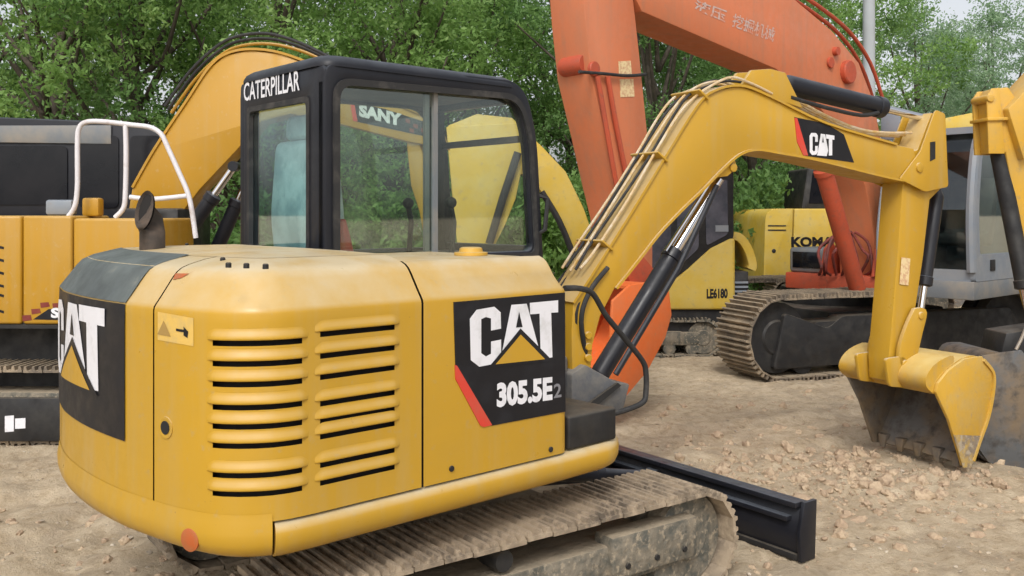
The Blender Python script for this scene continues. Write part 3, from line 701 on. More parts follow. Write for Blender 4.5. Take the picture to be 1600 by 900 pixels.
# ---- undercarriage
UF = Fr((-.68, 4.25), (.81, .587))               # t forward, o to the right
track(M0, UF, -.90, 1.41, .58, .98, .0, .455, pitch=.125, rollers=6, side=1, grouser=.014)
track(M0, UF, -.72, 1.37, -.98, -.58, .0, .455, pitch=.125, rollers=6, side=-1, grouser=.014)
mb = MB(); mb.box(UF, -.5, .6, -.6, .6, .22, .46); mb.lathe((-.68, 4.25, .44), (0, 0, 1), [(0, .36), (.13, .36)], 28); part('centre_frame', mb, MUD, M0, bevel=.02)
# guard box on the outside of the near track frame
for a_, b_, o_, za, zb_ in ((.66, 1.17, .962, .17, .352), (-.55, .30, .945, .13, .315), (.33, .63, .935, .10, .30)):
    mb = MB(); mb.box(UF, a_, b_, .84, o_, za, zb_); g_ = part('frame_guard', mb, MUD, M0, bevel=.014)
    for k in range(3):
        mb = MB(); disc(mb, UF, a_ + (b_ - a_) * (k + .5) / 3, za + .05, o_ - .002, o_ + .008, .014, 8); part('guard_bolt', mb, BKM, g_)
mb = MB(); disc(mb, UF, .12, .37, .80, .945, .045); part('carrier_roller', mb, BKM, M0)
# dozer blade
BF = Fr(UF.P(1.90, 0, 0).xy, -UF.m); BF.m = UF.e.copy()  # along width, outward = forward
prof = [(.02, .0), (-.015, .07), (-.02, .15), (.0, .22), (.035, .285)]
mb = MB(); vs = []; fs = []
for tt in (-.98, .98):
    for o, z in prof: vs.append(BF.P(tt, o, z))
    for o, z in prof[::-1]: vs.append(BF.P(tt, o - .03, z))
n = len(prof) * 2
fs = [tuple(range(n)), tuple(range(2 * n - 1, n - 1, -1))] + [(i, i + n, (i + 1) % n + n, (i + 1) % n) for i in range(n)]
mb.add(vs, fs)
bl = part('dozer_blade', mb, BK, M0, bevel=.004)
for tt in (-.985, .965):
    mb = MB(); mb.prism(Fr(BF.P(tt, 0, 0).xy, UF.e), [(-.05, .0), (.06, .0), (.075, .29), (-.02, .29), (-.06, .15)], -.0, .022)
    part('blade_end_plate', mb, BK, bl, bevel=.003)
mb = MB(); mb.prism(BF, [(-.98, .262), (.98, .262), (.98, .288), (-.98, .288)], -.06, .0); mb.prism(BF, [(-.94, .19), (.94, .19), (.94, .215), (-.94, .215)], -.075, -.03); part('blade_rib', mb, BK, bl, bevel=.004)
mb = MB(); mb.prism(BF, [(-.98, .0), (.98, .0), (.98, .03), (-.98, .03)], -.045, .03); part('cutting_edge', mb, BKM, bl, bevel=.003)
mb = MB()
for o in (-.42, .42): mb.prism(UF, [(.55, .22), (1.86, .08), (1.88, .22), (.55, .38)], o - .05, o + .05)
part('blade_arm', mb, BKM, M0, bevel=.012)
cylinder(M0, UF.P(.75, 0, .42), UF.P(1.84, 0, .2), .62, .055, .028, BK, BK)
# ---- boom group, swung to the right
B = Fr((.126, 4.887), (.882, .471)); WB = .115
bp = [(895, 605), (893, 520), (896, 470), (925, 425), (985, 330), (1040, 240), (1085, 168), (1112, 143), (1155, 134), (1200, 150), (1290, 193), (1400, 226), (1428, 232), (1440, 285), (1385, 276), (1275, 249), (1215, 238), (1182, 233), (1155, 240), (1128, 262), (1097, 294), (1062, 329), (1028, 365), (996, 406), (961, 450), (938, 495), (926, 540), (922, 600)]
bpt = B.pp(bp, WB)
mb = MB(); mb.prism(B, bpt, -WB, WB); boom = part('boom', mb, Y, M0, bevel=.007)
# flange lips top and bottom
mb = MB(); top = cat2(B.pp([(893, 472), (925, 423), (985, 328), (1040, 238), (1085, 166), (1112, 141), (1155, 132), (1200, 148), (1290, 191), (1400, 224)], WB), 4); sweep(mb, B, top, .014, -WB - .014, WB + .014)
bot = cat2(B.pp([(1438, 288), (1385, 279), (1275, 252), (1215, 241), (1182, 236), (1156, 243), (1130, 265), (1099, 297), (1064, 331), (1030, 367), (998, 408), (963, 452)], WB), 4); sweep(mb, B, bot, .014, -WB - .014, WB + .014)
part('boom_flange', mb, Y, boom, smooth=40)
# rod ears on top for the arm cylinder and belly bracket
mb = MB(); ear = B.pp([(1165, 134), (1182, 108), (1212, 106), (1235, 112), (1262, 168), (1215, 152)], WB)
for o in (-.075, .05): mb.prism(B, ear, o, o + .025)
part('cylinder_bracket', mb, Y, boom, bevel=.004)
mb = MB(); ear = B.pp([(1105, 285), (1122, 262), (1150, 246), (1155, 262), (1140, 275), (1118, 278)], WB)
for o in (-.10, .075): mb.prism(B, ear, o, o + .025)
t, z = B.px(1145, 262, .1); disc(mb, B, t, z, -.11, .112, .028); part('belly_bracket', mb, Y, boom, bevel=.003)
# boom logo patch
mb = MB(); patch = B.pp([(1241, 183), (1290, 193), (1318, 210), (1334, 254), (1256, 243), (1246, 222)], WB); mb.prism(B, patch, WB + .0005, WB + .003); pa = part('boom_sign', mb, DECB, boom, smooth=0)
mb = MB(); mb.prism(B, B.pp([(1241, 184), (1245, 185), (1262, 243), (1255, 243), (1245, 222)], WB), WB + .0006, WB + .0042); part('red_stripe', mb, DECR, pa, smooth=0)
qm = quadmap(B, B.pp([(1264, 205), (1303, 212), (1302, 245), (1264, 242)], WB), 0)
logo(pa, lambda u, v, l: qm(u, v) + Vector((B.m.x, B.m.y, 0)) * (WB + .0045 + .001 * l), tri=False)
# steel pipes and hoses along the boom's back
hp = B.pp([(893, 428), (915, 402), (960, 332), (1002, 262), (1040, 200), (1072, 155), (1098, 133), (1150, 122)], -WB)
for k in range(5):
    o = -WB + .02 + k * .046; mb = MB()
    base_ = B.pp([(915, 430), (938, 395), (985, 322), (1030, 250), (1068, 188), (1092, 157), (1118, 140), (1150, 130), (1185, 138), (1215, 150)], WB)
    L0 = [(t - .018 * (1 + .3 * math.sin(k)), z + .026 + .010 * math.sin(k * 2.1 + i_ * 1.7)) for i_, (t, z) in enumerate(base_)]
    mb.tube([B.P(t, o + .006 * math.sin(k * 3 + 1.3 * i_), z) for i_, (t, z) in enumerate(L0)], .008, 8, smooth=4); part('hose_pipe', mb, HOSEP if k % 2 == 0 else BKR, boom)
mb = MB()
for k in range(3):
    o = -.08 + k * .05; pts = B.pp([(1180, 140), (1225, 155), (1290, 186), (1340, 205), (1380, 212), (1420, 214)], 0)
    mb.tube([B.P(t, o, z + .02 + .01 * math.sin(k + j)) for j, (t, z) in enumerate(pts)], .010, 8, smooth=4)
part('hose', mb, HOSEP, boom)
for x, y in ((1036, 247), (950, 385), (1100, 150)):
    mb = MB(); t, z = B.px(x, y, WB); d = Vector((-.5, .86)) if y < 200 else Vector((-.83, .55))
    mb.prism(B, [(t + .025, z - .015), (t - .045, z + .038), (t - .052, z + .028), (t + .018, z - .026)], -WB - .012, WB + .02)
    part('pipe_clamp', mb, Y, boom, bevel=.003)
# bundle of hoses at the boom foot
mb = MB(); rr = random.Random(2)
for k in range(7):
    o = -.14 + k * .045; s_ = B.px(912 + k * 2, 425, 0)
    mb.tube([B.P(s_[0] + .02, o, s_[1] + .03), B.P(s_[0] - .10, o + .01, s_[1] - .09), B.P(s_[0] - .16, o + .02, s_[1] - .25), B.P(s_[0] - .05, o * .5, s_[1] - .55)], .013, 8, smooth=5)
part('hose_bundle', mb, BKR, boom)
mb = MB(); 
for k in range(3):
    t0_, z0_ = B.px(905, 560 + 12 * k, WB); disc(mb, B, t0_ + .05, z0_ + .10 * k, WB, WB + .02, .02)
part('pivot_pin', mb, Y, boom)
# swing casting
mb = MB(); mb.prism(B, B.pp([(893, 660), (893, 585), (915, 570), (965, 598), (985, 600), (975, 640), (930, 665)], .16), -.16, .16); mb.lathe(B.P(.02, 0, .45), (0, 0, 1), [(0, .15), (.5, .15)], 20); part('swing_casting', mb, GR, M0, bevel=.012)
mb = MB(); mb.prism(B, B.pp([(892, 650), (965, 598), (970, 602), (898, 662)], .18), .165, .185); part('casting_edge', mb, BKM, M0)
# boom cylinder pair look: barrel + guard tube
p0 = B.P(*[B.px(935, 588, 0.0)[0], .0, B.px(935, 588, 0.0)[1]]); p1 = B.P(*[B.px(1128, 272, 0.0)[0], .0, B.px(1128, 272, 0.0)[1]])
bc = cylinder(M0, p0, p1, .60, .054, .030, BK, CHROME)
mb = MB(); mb.tube([B.P(B.px(962, 585, .11)[0], .11, B.px(962, 585, .11)[1]), B.P(B.px(1060, 420, .11)[0], .11, B.px(1060, 420, .11)[1]), B.P(B.px(1120, 290, .09)[0], .09, B.px(1120, 290, .09)[1])], .016, 8); part('cylinder_pipe', mb, BK, bc)
mb = MB(); mb.tube([B.P(B.px(1040, 392, .05)[0], .05, B.px(1040, 392, .05)[1]), B.P(B.px(1108, 287, .05)[0], .05, B.px(1108, 287, .05)[1])], .010, 8); part('bright_rod', mb, CHROME, bc)
# arm cylinder on top
def bp3(x, y, o=0): t, z = B.px(x, y, o); return B.P(t, o, z)
ac = cylinder(M0, bp3(1228, 132), bp3(1450, 186), .65, .062, .026, BK, CHROME)
mb = MB(); mb.tube([bp3(1235, 152, .07), bp3(1290, 168, .075), bp3(1345, 180, .07), bp3(1372, 176, .05)], .013, 8, smooth=4); part('cylinder_pipe', mb, BKR, ac)
# arm
arm_ = [(1412, 282), (1412, 262), (1415, 240), (1434, 234), (1456, 176), (1470, 180), (1475, 290), (1453, 312), (1443, 400), (1428, 500), (1415, 588), (1404, 601), (1391, 596), (1389, 560), (1397, 470), (1405, 370), (1410, 300)]
mb = MB(); mb.prism(B, B.pp(arm_, .085), -.085, .085); arm = part('arm', mb, Y, M0, bevel=.007)
mb = MB()
for o in (-.128, .118): mb.prism(B, rpoly(B.pp([(1400, 280), (1432, 238), (1456, 172), (1471, 178), (1476, 292), (1440, 300)], .1), .02, 2), o, o + .012)
for x, y in ((1430, 262),): t, z = B.px(x, y, .1); disc(mb, B, t, z, -.14, .142, .035)
part('arm_head_plate', mb, Y, arm, bevel=.003)
mb = MB(); mb.prism(B, B.pp([(1453, 222), (1461, 221), (1461, 248), (1453, 252)], .13), .1305, .133); part('slot', mb, BKM, arm, smooth=0)
cylinder(M0, bp3(1464, 305), bp3(1436, 500), .72, .046, .024, BK, CHROME)
t, z = B.px(1417, 420, .09)
mb = MB(); mb.add(*fill2d([(0, 0), (1, 0), (1, 1), (0, 1)], quadmap(B, B.pp([(1408, 402), (1422, 404), (1419, 446), (1405, 444)], .09), .0925))); part('faded_sticker', mb, DECC, arm, smooth=0)
# bucket linkage
mb = MB()
for o in (-.13, .10):
    mb.prism(B, cat2(B.pp([(1438, 480), (1447, 488), (1440, 520), (1430, 560), (1418, 578), (1405, 570), (1404, 545), (1415, 510), (1428, 482)], .12), 3), o, o + .03)
    for x, y in ((1437, 493), (1412, 568)): t, z = B.px(x, y, .12); disc(mb, B, t, z, o - .01, o + .04, .026)
part('bucket_link', mb, Y, M0, bevel=.004)
mb = MB()
for o in (-.13, .105): mb.prism(B, rpoly(B.pp([(1382, 560), (1412, 556), (1424, 580), (1420, 606), (1388, 604)], .12), .03, 3), o, o + .025)
part('pivot_lug', mb, Y, M0, bevel=.004)
# bucket
BW = .34
side = B.pp([(1458, 612), (1462, 598), (1478, 578), (1503, 560), (1530, 556), (1545, 578), (1546, 605), (1538, 650), (1524, 692), (1511, 727), (1500, 727), (1492, 700), (1478, 655)], BW)
mb = MB(); mb.prism(B, side, BW, BW + .022); bk = part('bucket', mb, YD, M0, bevel=.003)
mb = MB(); mb.prism(B, side, -BW - .022, -BW); part('bucket_side', mb, MUDB, bk, bevel=.003)
mb = MB(); mb.prism(B, B.pp([(1484, 678), (1529, 680), (1524, 694), (1511, 729), (1499, 729), (1491, 702)], BW), BW + .0225, BW + .028); part('wear_plate', mb, WEAR, bk)
shell = cat2(B.pp([(1456, 613), (1462, 596), (1478, 577), (1503, 560), (1528, 557), (1543, 578), (1544, 605), (1536, 650), (1522, 690), (1508, 726)], BW), 4)
nS = len(shell); kS = int(nS * .52)
mb = MB(); sweep(mb, B, shell[:kS + 1], .02, -BW, BW); part('bucket_back', mb, YD, bk, smooth=50)
mb = MB(); sweep(mb, B, shell[kS:], .02, -BW, BW); part('bucket_floor', mb, MUDB, bk, smooth=50)
mb = MB(); sweep(mb, B, [(t + .004, z - .006) for t, z in shell[3:-2]], .012, -BW + .004, BW - .004)
mb = MB(); mb.prism(B, cat2(B.pp([(1460, 616), (1449, 606), (1447, 592), (1455, 576), (1470, 563), (1490, 556), (1488, 575), (1472, 600), (1462, 615)], BW), 3), -BW - .02, BW - .002); part('bucket_crossbar', mb, YD, bk)
lt, lz = shell[-1]
for k in range(5):
    mb = MB()
    o = -BW + .05 + k * (2 * BW - .1) / 4
    mb.add([B.P(lt - .03, o - .035, lz + .07), B.P(lt - .03, o + .035, lz + .07), B.P(lt + .02, o + .035, lz + .07), B.P(lt + .02, o - .035, lz + .07), B.P(lt - .03, o - .018, lz - .02), B.P(lt - .03, o + .018, lz - .02), B.P(lt - .015, o + .018, lz - .02), B.P(lt - .015, o - .018, lz - .02)],
           [(0, 1, 2, 3), (4, 5, 6, 7), (0, 1, 5, 4), (1, 2, 6, 5), (2, 3, 7, 6), (3, 0, 4, 7)])
    part('bucket_tooth', mb, MUDB, bk, bevel=.004)
mb = MB(); sweep(mb, B, [(t + .014, z) for t, z in cat2(B.pp([(1530, 560), (1545, 580), (1546, 606), (1538, 650), (1524, 690), (1514, 720)], BW), 4)], .02, BW - .03, BW + .034); part('bucket_rim', mb, YD, bk, smooth=50)

# ================================================================= generic upper parts for the machines behind
def simple_body(rt, fr, pts, o0, o1, m, name='body', bevel=.05):
    mb = MB(); mb.prism(fr, pts, o0, o1); return part(name, mb, m, rt, bevel=bevel, seg=4, smooth=50)

# ================================================================= LEFT AMBER EXCAVATOR
A = Fr((-3.0, 6.9), (1, -.03)); ax = A.m
M1 = thing('excavator', (-4.3, 7.9, 0), 'amber excavator at the left edge with black cab, white pipe railing and checkered decal', 'excavator', 'parked excavators')
def apx(x, y, o=0): return A.px(x, y, o)
zb, zt = apx(60, 507)[1], apx(60, 337)[1]
tR = A.px(255, 400)[0]; tL = A.px(-330, 400)[0]
mb = MB(); seam1, seam2 = A.px(34, 400)[0], A.px(113, 400)[0]
bodies = [(tL, seam1 - .004), (seam1 + .004, seam2 - .004), (seam2 + .004, tR)]
for i, (a, b) in enumerate(bodies):
    mb = MB(); mb.box(A, a, b, -.62, 0, zb, zt - (.0 if i < 2 else .02)); bd = part('body_panel' if i else 'counterweight', mb, YS, M1, bevel=.022, seg=3, smooth=50)
    if i == 0:
        for k, (x, y) in enumerate(((2, 385), (2, 405), (2, 425), (2, 445), (2, 460), (2, 485))):
            t, z = A.px(x, y); mb = MB(); mb.prism(A, [(t - .25, z + .05), (t + .02, z - .022), (t + .02, z - .003), (t - .25, z + .07)], .0005, .003); part('vent_slot', mb, DECB, bd, smooth=0)
    if i == 1:
        mb = MB()
        for (x0, y0, x1, y1) in ((35, 493, 48, 502), (49, 483, 62, 491), (63, 473, 76, 481), (82, 474, 95, 481)): mb.prism(A, A.pp([(x0, y0), (x1, y0 - 1), (x1 + 2, y1 - 2), (x0 + 1, y1)]), .0005, .003)
        part('check_mark', mb, DECM, bd, smooth=0)
        mb = MB(); mb.prism(A, A.pp([(52, 499), (76, 483), (125, 479), (125, 501)]), .0005, .003); sb = part('name_decal', mb, DECB, bd, smooth=0)
        mb = MB(); letters(mb, 'SA', quadmap(A, A.pp([(80, 481), (112, 480), (112, 496), (80, 497)]), .0045), .05); part('lettering', mb, DECW, sb, smooth=0)
mb = MB(); mb.box(A, tL + .02, tR - .02, -1.9, -.03, zb - .02, zt - .28); part('deck', mb, BKM, M1)
mb = MB(); mb.box(A, tL, tR + .3, -1.9, .006, zb - .03, zb - .004); part('deck_edge', mb, BKM, M1)
mb = MB(); mb.box(A, tL, tL + 1.0, -1.9, -.64, zb, zt); part('rear_block', mb, YS, M1, bevel=.05)
# things on the hood: filler, step
for x0, x1, y0, y1, nm, mm in ((70, 112, 312, 336, 'hood_handle', GREYC), (127, 154, 309, 338, 'air_intake', YS)):
    (t0_, z0_), (t1_, z1_) = A.px(x0, y1, -.25), A.px(x1, y0, -.25); mb = MB(); mb.box(A, t0_, t1_, -.35, -.25, z0_, z1_); part(nm, mb, mm, M1, bevel=.02)
# railing
def ap3(x, y, o): t, z = A.px(x, y, o); return A.P(t, o, z)
mb = MB(); RL = -.12
rail_paths = [[(107, 338), (117, 322), (121, 290), (121, 230), (123, 202), (134, 191), (160, 190), (205, 195), (235, 199), (252, 210), (262, 230), (280, 270), (293, 300), (300, 330), (306, 372)],
              [(196, 196), (197, 240), (196, 300), (193, 325), (180, 340)], [(203, 308), (240, 311), (292, 306)]]
for pth in rail_paths: mb.tube([ap3(x, y, RL) for x, y in pth], .019, 10, smooth=5)
part('railing', mb, WHT, M1, smooth=60)
# cab (behind the hood)
CO = -.75
mb = MB(); cb = rpoly(A.pp([(-120, 400), (-120, 178), (175, 190), (262, 205), (262, 400)], CO), [.02, .1, .3, .2, .02], 5)
mb.prism(A, cb, CO - 1.0, CO); cabs = part('cab', mb, BK, M1, bevel=.03, seg=3, smooth=50)
for a, b in (((-110, 228), (106, 320)), ((124, 212), (186, 325)), ((204, 212), (252, 325))):
    mb = MB(); (t0_, z0_), (t1_, z1_) = A.px(a[0], b[1], CO), A.px(b[0], a[1], CO); mb.prism(A, rpoly([(t0_, z0_), (t1_, z0_), (t1_, z1_), (t0_, z1_)], .05), CO + .001, CO + .012); part('window', mb, TIN, cabs, smooth=30)
mb = MB(); (t0_, z0_), (t1_, z1_) = A.px(-60, 222, CO), A.px(175, 196, CO); mb.prism(A, [(t0_, z0_), (t1_, z0_ - .02), (t1_, z1_), (t0_, z1_)], CO + .001, CO + .02); part('roof_trim', mb, GREYD, cabs, bevel=.005)
# undercarriage
track(M1, A, A.px(-420, 600)[0], A.px(330, 600)[0], -.42, .05, .0, A.px(60, 578, .05)[1], pitch=.15, shoe=STEELF, frame=MUD, rollers=7)
track(M1, A, A.px(-420, 600)[0], A.px(330, 600)[0], -2.05, -1.6, .0, .6, pitch=.15, shoe=STEELF, frame=MUD, rollers=4, side=-1)
mb = MB(); mb.box(A, A.px(-60, 600)[0], A.px(160, 600)[0], -1.7, -.3, .25, zb - .03); part('centre_frame', mb, BKM, M1)
mb = MB(); mb.prism(A, A.pp([(-300, 622), (240, 622), (240, 690), (-300, 690)], .09), .05, .09); tg = part('track_guard', mb, BKM, M1, bevel=.01)
mb = MB(); mb.prism(A, A.pp([(8, 650), (22, 649), (22, 674), (8, 675)], .09), .0905, .094); mb.prism(A, A.pp([(24, 654), (40, 653), (40, 669), (24, 670)], .09), .0905, .094); part('white_sticker', mb, DECW, tg, smooth=0)
# boom, arm
AB = Fr((-3.0, 7.75), (1, -.02)); w1 = .13
pb = [(198, 345), (206, 296), (240, 235), (290, 160), (325, 108), (352, 86), (390, 78), (440, 84), (500, 108), (545, 143), (610, 160), (684, 190), (700, 232), (640, 222), (540, 196), (455, 178), (408, 190), (372, 232), (312, 296), (278, 340), (250, 352)]
mb = MB(); mb.prism(AB, AB.pp(pb, w1), -w1, w1); boom1 = part('boom', mb, YS, M1, bevel=.01)
mb = MB(); sweep(mb, AB, cat2(AB.pp([(206, 292), (240, 232), (290, 157), (325, 105), (352, 83), (390, 75), (440, 81), (500, 105), (545, 140), (610, 157), (684, 187)], w1), 4), .02, -w1 - .015, w1 + .015)
part('boom_flange', mb, YS, boom1, smooth=45)
for k in range(3):
    mb = MB(); pts = [(262, 175 + 0), (300, 122), (340, 84), (372, 69 - k), (420, 66 - k * 2), (470, 78 - k), (520, 100)]
    mb.tube([AB.P(AB.px(x, y, 0)[0], -.08 + .07 * k, AB.px(x, y, 0)[1] + .02 * k) for x, y in pts], .014, 8, smooth=4); part('boom_hose', mb, BKR if k else YS, boom1)
mb = MB(); mb.prism(AB, AB.pp([(552, 160), (600, 170), (672, 193), (668, 214), (552, 189)], w1), w1 + .0005, w1 + .003); nd = part('name_decal', mb, DECB, boom1, smooth=0)
mb = MB(); letters(mb, 'SANY', quadmap(AB, AB.pp([(561, 162), (628, 178), (628, 198), (561, 182)], w1), w1 + .0045), .06); part('lettering', mb, DECW, nd, smooth=0)
mb = MB(); mb.prism(AB, AB.pp([(545, 147), (551, 147), (559, 190), (552, 189)], w1), w1 + .0035, w1 + .006); part('red_stripe', mb, DECR, nd, smooth=0)
mb = MB()
for x, y in ((634, 185), (646, 193), (658, 200), (640, 200)): mb.prism(AB, AB.pp([(x, y), (x + 7, y + 2), (x + 7, y + 8), (x, y + 6)], w1), w1 + .0036, w1 + .0052)
part('check_mark', mb, DECM, nd, smooth=0)
mb = MB(); mb.prism(AB, AB.pp([(634, 190), (655, 222), (662, 245), (682, 262), (692, 300), (700, 420), (700, 520), (680, 600), (664, 600), (668, 400), (655, 330), (642, 290), (636, 232)], .1), -.1, .1); part('arm', mb, YS, M1, bevel=.01)
mb = MB(); mb.prism(AB, rpoly(AB.pp([(655, 560), (700, 560), (740, 600), (735, 660), (690, 690), (660, 640)], .3), .05), -.3, .3); part('bucket', mb, MUDB, M1, bevel=.02)
cylinder(M1, AB.P(AB.px(300, 372, 0)[0], .2, AB.px(300, 372, 0)[1]), AB.P(AB.px(378, 262, 0)[0], .2, AB.px(378, 262, 0)[1]), .6, .06, .03, BK, CHROME)
cylinder(M1, AB.P(AB.px(322, 400, 0)[0], -.2, AB.px(322, 400, 0)[1]), AB.P(AB.px(385, 255, 0)[0], -.2, AB.px(385, 255, 0)[1]), .6, .06, .03, BK, CHROME)
mb = MB(); mb.box(AB, AB.px(205, 400)[0], AB.px(300, 400)[0], -.3, .3, .9, 1.75); part('boom_bracket', mb, BKM, M1, bevel=.03)

# ================================================================= ORANGE EXCAVATOR
G = Fr((3.9, 10.7), (.75, .66)); gw = .22
M2 = thing('excavator', (4.25, 10.95, 0), 'big orange excavator with grey cab whose tall boom towers over the nearer machines', 'excavator', 'parked excavators')
pb = [(960, -75), (1180, -75), (1243, 0), (1300, 48), (1342, 98), (1366, 160), (1384, 260), (1392, 360), (1388, 446), (1368, 446), (1366, 370), (1352, 290), (1325, 225), (1275, 160), (1213, 108), (1110, 64), (1003, 18)]
mb = MB(); mb.prism(G, G.pp(pb, gw), -gw, gw); bo = part('boom', mb, OR, M2, bevel=.012)
mb = MB()
for k in range(3):
    pts = G.pp([(1130, -60), (1200, -8), (1262, 30), (1312, 70), (1345, 118), (1365, 175)], 0); mb.tube([G.P(t - .02 * k, -.1 + .12 * k, z + .08 + .02 * k) for t, z in pts], .022, 8, smooth=4)
part('boom_pipe', mb, ORD, bo)
mb = MB(); t, z = G.px(1322, 113, gw); disc(mb, G, t, z, gw - .01, gw + .06, .13); disc(mb, G, t - .25, z + .2, -gw, gw + .05, .05)
t, z = G.px(1296, 98, gw); disc(mb, G, t, z, gw, gw + .03, .06); part('boom_pivot', mb, ORD, bo)
mb = MB(); letters(mb, '液压', quadmap(G, G.pp([(1086, -2), (1136, 16), (1132, 36), (1084, 14)], gw), gw + .003), .02)
letters(mb, '挖掘机械', quadmap(G, G.pp([(1146, 20), (1212, 44), (1208, 66), (1143, 42)], gw), gw + .003), .015); part('faded_lettering', mb, DECF, bo, smooth=0)
# stick
stp = [(905, -110), (1010, -110), (990, 0), (1000, 90), (1011, 200), (1020, 330), (1020, 440), (1000, 480), (985, 470), (975, 340), (963, 290), (943, 200), (924, 118), (915, 30)]
mb = MB(); mb.prism(G, G.pp(stp, .2), -.2, .2); sk = part('arm', mb, OR, M2, bevel=.012)
mb = MB()
for k, (x0, x1) in enumerate(((900, 940), (916, 958))):
    mb.tube([G.P(*[G.px(x, y, .2)[0], .24, G.px(x, y, .2)[1]]) for x, y in ((x0 + 28, 120), (x0 + 40, 190), (x1 + 14, 270), (x1 + 26, 330))], .022, 8, smooth=4)
part('arm_pipe', mb, ORD, sk)
mb = MB(); t, z = G.px(898, 103, 0); disc(mb, G, t, z, -.13, .13, .085); t, z = G.px(925, 108, .2); disc(mb, G, t, z, .2, .24, .06); part('arm_pivot', mb, ORD, sk)
mb = MB(); mb.prism(G, G.pp([(966, 96), (985, 95), (987, 118), (967, 119)], .2), .201, .204); mb.prism(G, G.pp([(968, 124), (989, 123), (991, 151), (969, 152)], .2), .201, .204); part('cream_sticker', mb, DECC, sk, smooth=0)
mb = MB(); mb.tube([G.P(G.px(x, y, .2)[0], .235, G.px(x, y, .2)[1]) for x, y in ((900, 113), (940, 116), (975, 119), (1004, 117))], .014, 8, smooth=4); part('arm_hose', mb, BKR, sk)
bkp = [(958, 470), (985, 445), (1020, 440), (1046, 455), (1050, 492), (1040, 528), (1012, 580), (985, 612), (962, 640), (950, 600), (955, 530)]
mb = MB()
for o in (-.25, .47): mb.prism(G, G.pp(bkp, .5), o, o + .03)
bb = part('bucket', mb, ORB, M2, bevel=.008)
mb = MB(); sweep(mb, G, cat2(G.pp([(985, 447), (1020, 442), (1045, 457), (1048, 492), (1038, 528), (1010, 580), (983, 612), (964, 636)], .5), 4), .025, -.24, .48); part('bucket_shell', mb, ORB, bb, smooth=50)
mb = MB(); mb.prism(G, G.pp([(940, 380), (965, 372), (1015, 430), (1000, 462), (975, 452)], .1), -.22, .22); part('bucket_link', mb, ORD, M2, bevel=.01)
# lift cylinders
for o in (.30,):
    f3 = lambda x, y: G.P(G.px(x, y, .30)[0], o, G.px(x, y, .30)[1])
    cylinder(M2, f3(1340, 452), f3(1282, 250), .93, .092, .045, ORD if o > 0 else OR, CHROME)
# upper structure: deck, tool box, cab. t runs rearwards, o toward the camera's right
zd = .83
mb = MB(); mb.slab(G, [(-.05, -.82), (-.05, .42), (2.6, .42), (2.6, -1.25), (1.9, -1.25), (1.5, -.85)], zd - .02, 1.0); part('deck', mb, ORD, M2, bevel=.015)
mb = MB(); mb.slab(G, [(-.10, .425), (-.10, 1.42), (2.6, 1.42), (2.6, .425)], zd - .02, 1.0); part('cab_deck', mb, GREYD, M2, bevel=.015)
mb = MB(); mb.box(G, .0, .6, -.80, -.32, 1.0, 1.30); tb = part('tool_box', mb, GREYD, M2, bevel=.04, seg=3)
mb = MB(); mb.box(G, -.018, -.004, -.74, -.38, 1.06, 1.25); part('tool_box_panel', mb, TIN, tb, bevel=.004)
mb = MB(); mb.box(G, 1.5, 2.4, -.9, -.42, 1.0, 1.4); part('engine_housing', mb, OR, M2, bevel=.05)
mb = MB(); mb.box(G, 2.0, 2.75, -1.3, 1.4, 1.0, 1.75); part('counterweight', mb, OR, M2, bevel=.12, seg=4)
mb = MB()
rq = random.Random(8)
for k in range(9):
    jx = lambda: rq.uniform(-.07, .07)
    pts = [G.P(-.2 + .04 * k, -.28 + .05 * k, 1.0), G.P(-.32 + .04 * k + jx(), -.22 + .06 * k + jx(), 1.15 + jx()), G.P(-.26 + .03 * k + jx(), -.20 + .05 * k + jx(), 1.34 + jx()), G.P(-.02 + jx(), -.15 + .03 * k, 1.5)]
    mb.tube(pts, .017, 8, smooth=5)
part('hose_cluster', mb, mat('rusty_red_hose', (.22, .04, .03), (.10, .04, .035), 9, rough=.7), M2)
mb = MB()
for o in (-.33, .30): mb.prism(G, [(-.1, 1.0), (.35, 1.0), (.3, 1.25), (.12, 1.38), (-.02, 1.3)], o, o + .04)
part('boom_foot_lug', mb, ORD, M2, bevel=.01)
# cab: rounded glasshouse
CR, CL = 1.42, .47
sp = rpoly([(-.06, 1.0), (-.10, 1.75), (.03, 2.42), (.28, 2.62), (1.55, 2.62), (1.62, 1.0)], [.04, .3, .35, .2, .12, .04], 6)
si = rpoly([(.05, 1.28), (.02, 1.80), (.12, 2.36), (.32, 2.50), (1.05, 2.50), (1.05, 1.28)], [.05, .3, .3, .16, .1, .06], 6)
mb = MB()
for o0, o1 in ((CL, CL + .06), (CR - .06, CR)): mb.ring(G, sp, si, o0, o1)
mb.box(G, .14, 1.6, CL + .05, CR - .05, 2.56, 2.63); mb.box(G, 1.3, 1.6, CL + .05, CR - .05, 1.02, 2.56)
mb.box(G, -.055, .05, CL + .05, CR - .05, 1.0, 1.12)
mb.tube([G.P(*v) for v in ((-.06, CL + .04, 1.1), (-.08, CL + .04, 1.75), (.03, CL + .04, 2.38), (.2, CL + .04, 2.57))], .045, 8, smooth=5)
mb.tube([G.P(*v) for v in ((-.06, CR - .04, 1.1), (-.08, CR - .04, 1.75), (.03, CR - .04, 2.38), (.2, CR - .04, 2.57))], .05, 8, smooth=5)
cab2 = part('cab', mb, GREYC, M2, smooth=40)
mb = MB(); mb.prism(G, si, CR - .035, CR - .03); part('side_glass', mb, GLASS, cab2, smooth=0)
mb = MB(); mb.prism(G, si, CL + .03, CL + .035); part('side_glass', mb, GLASS, cab2, smooth=0)
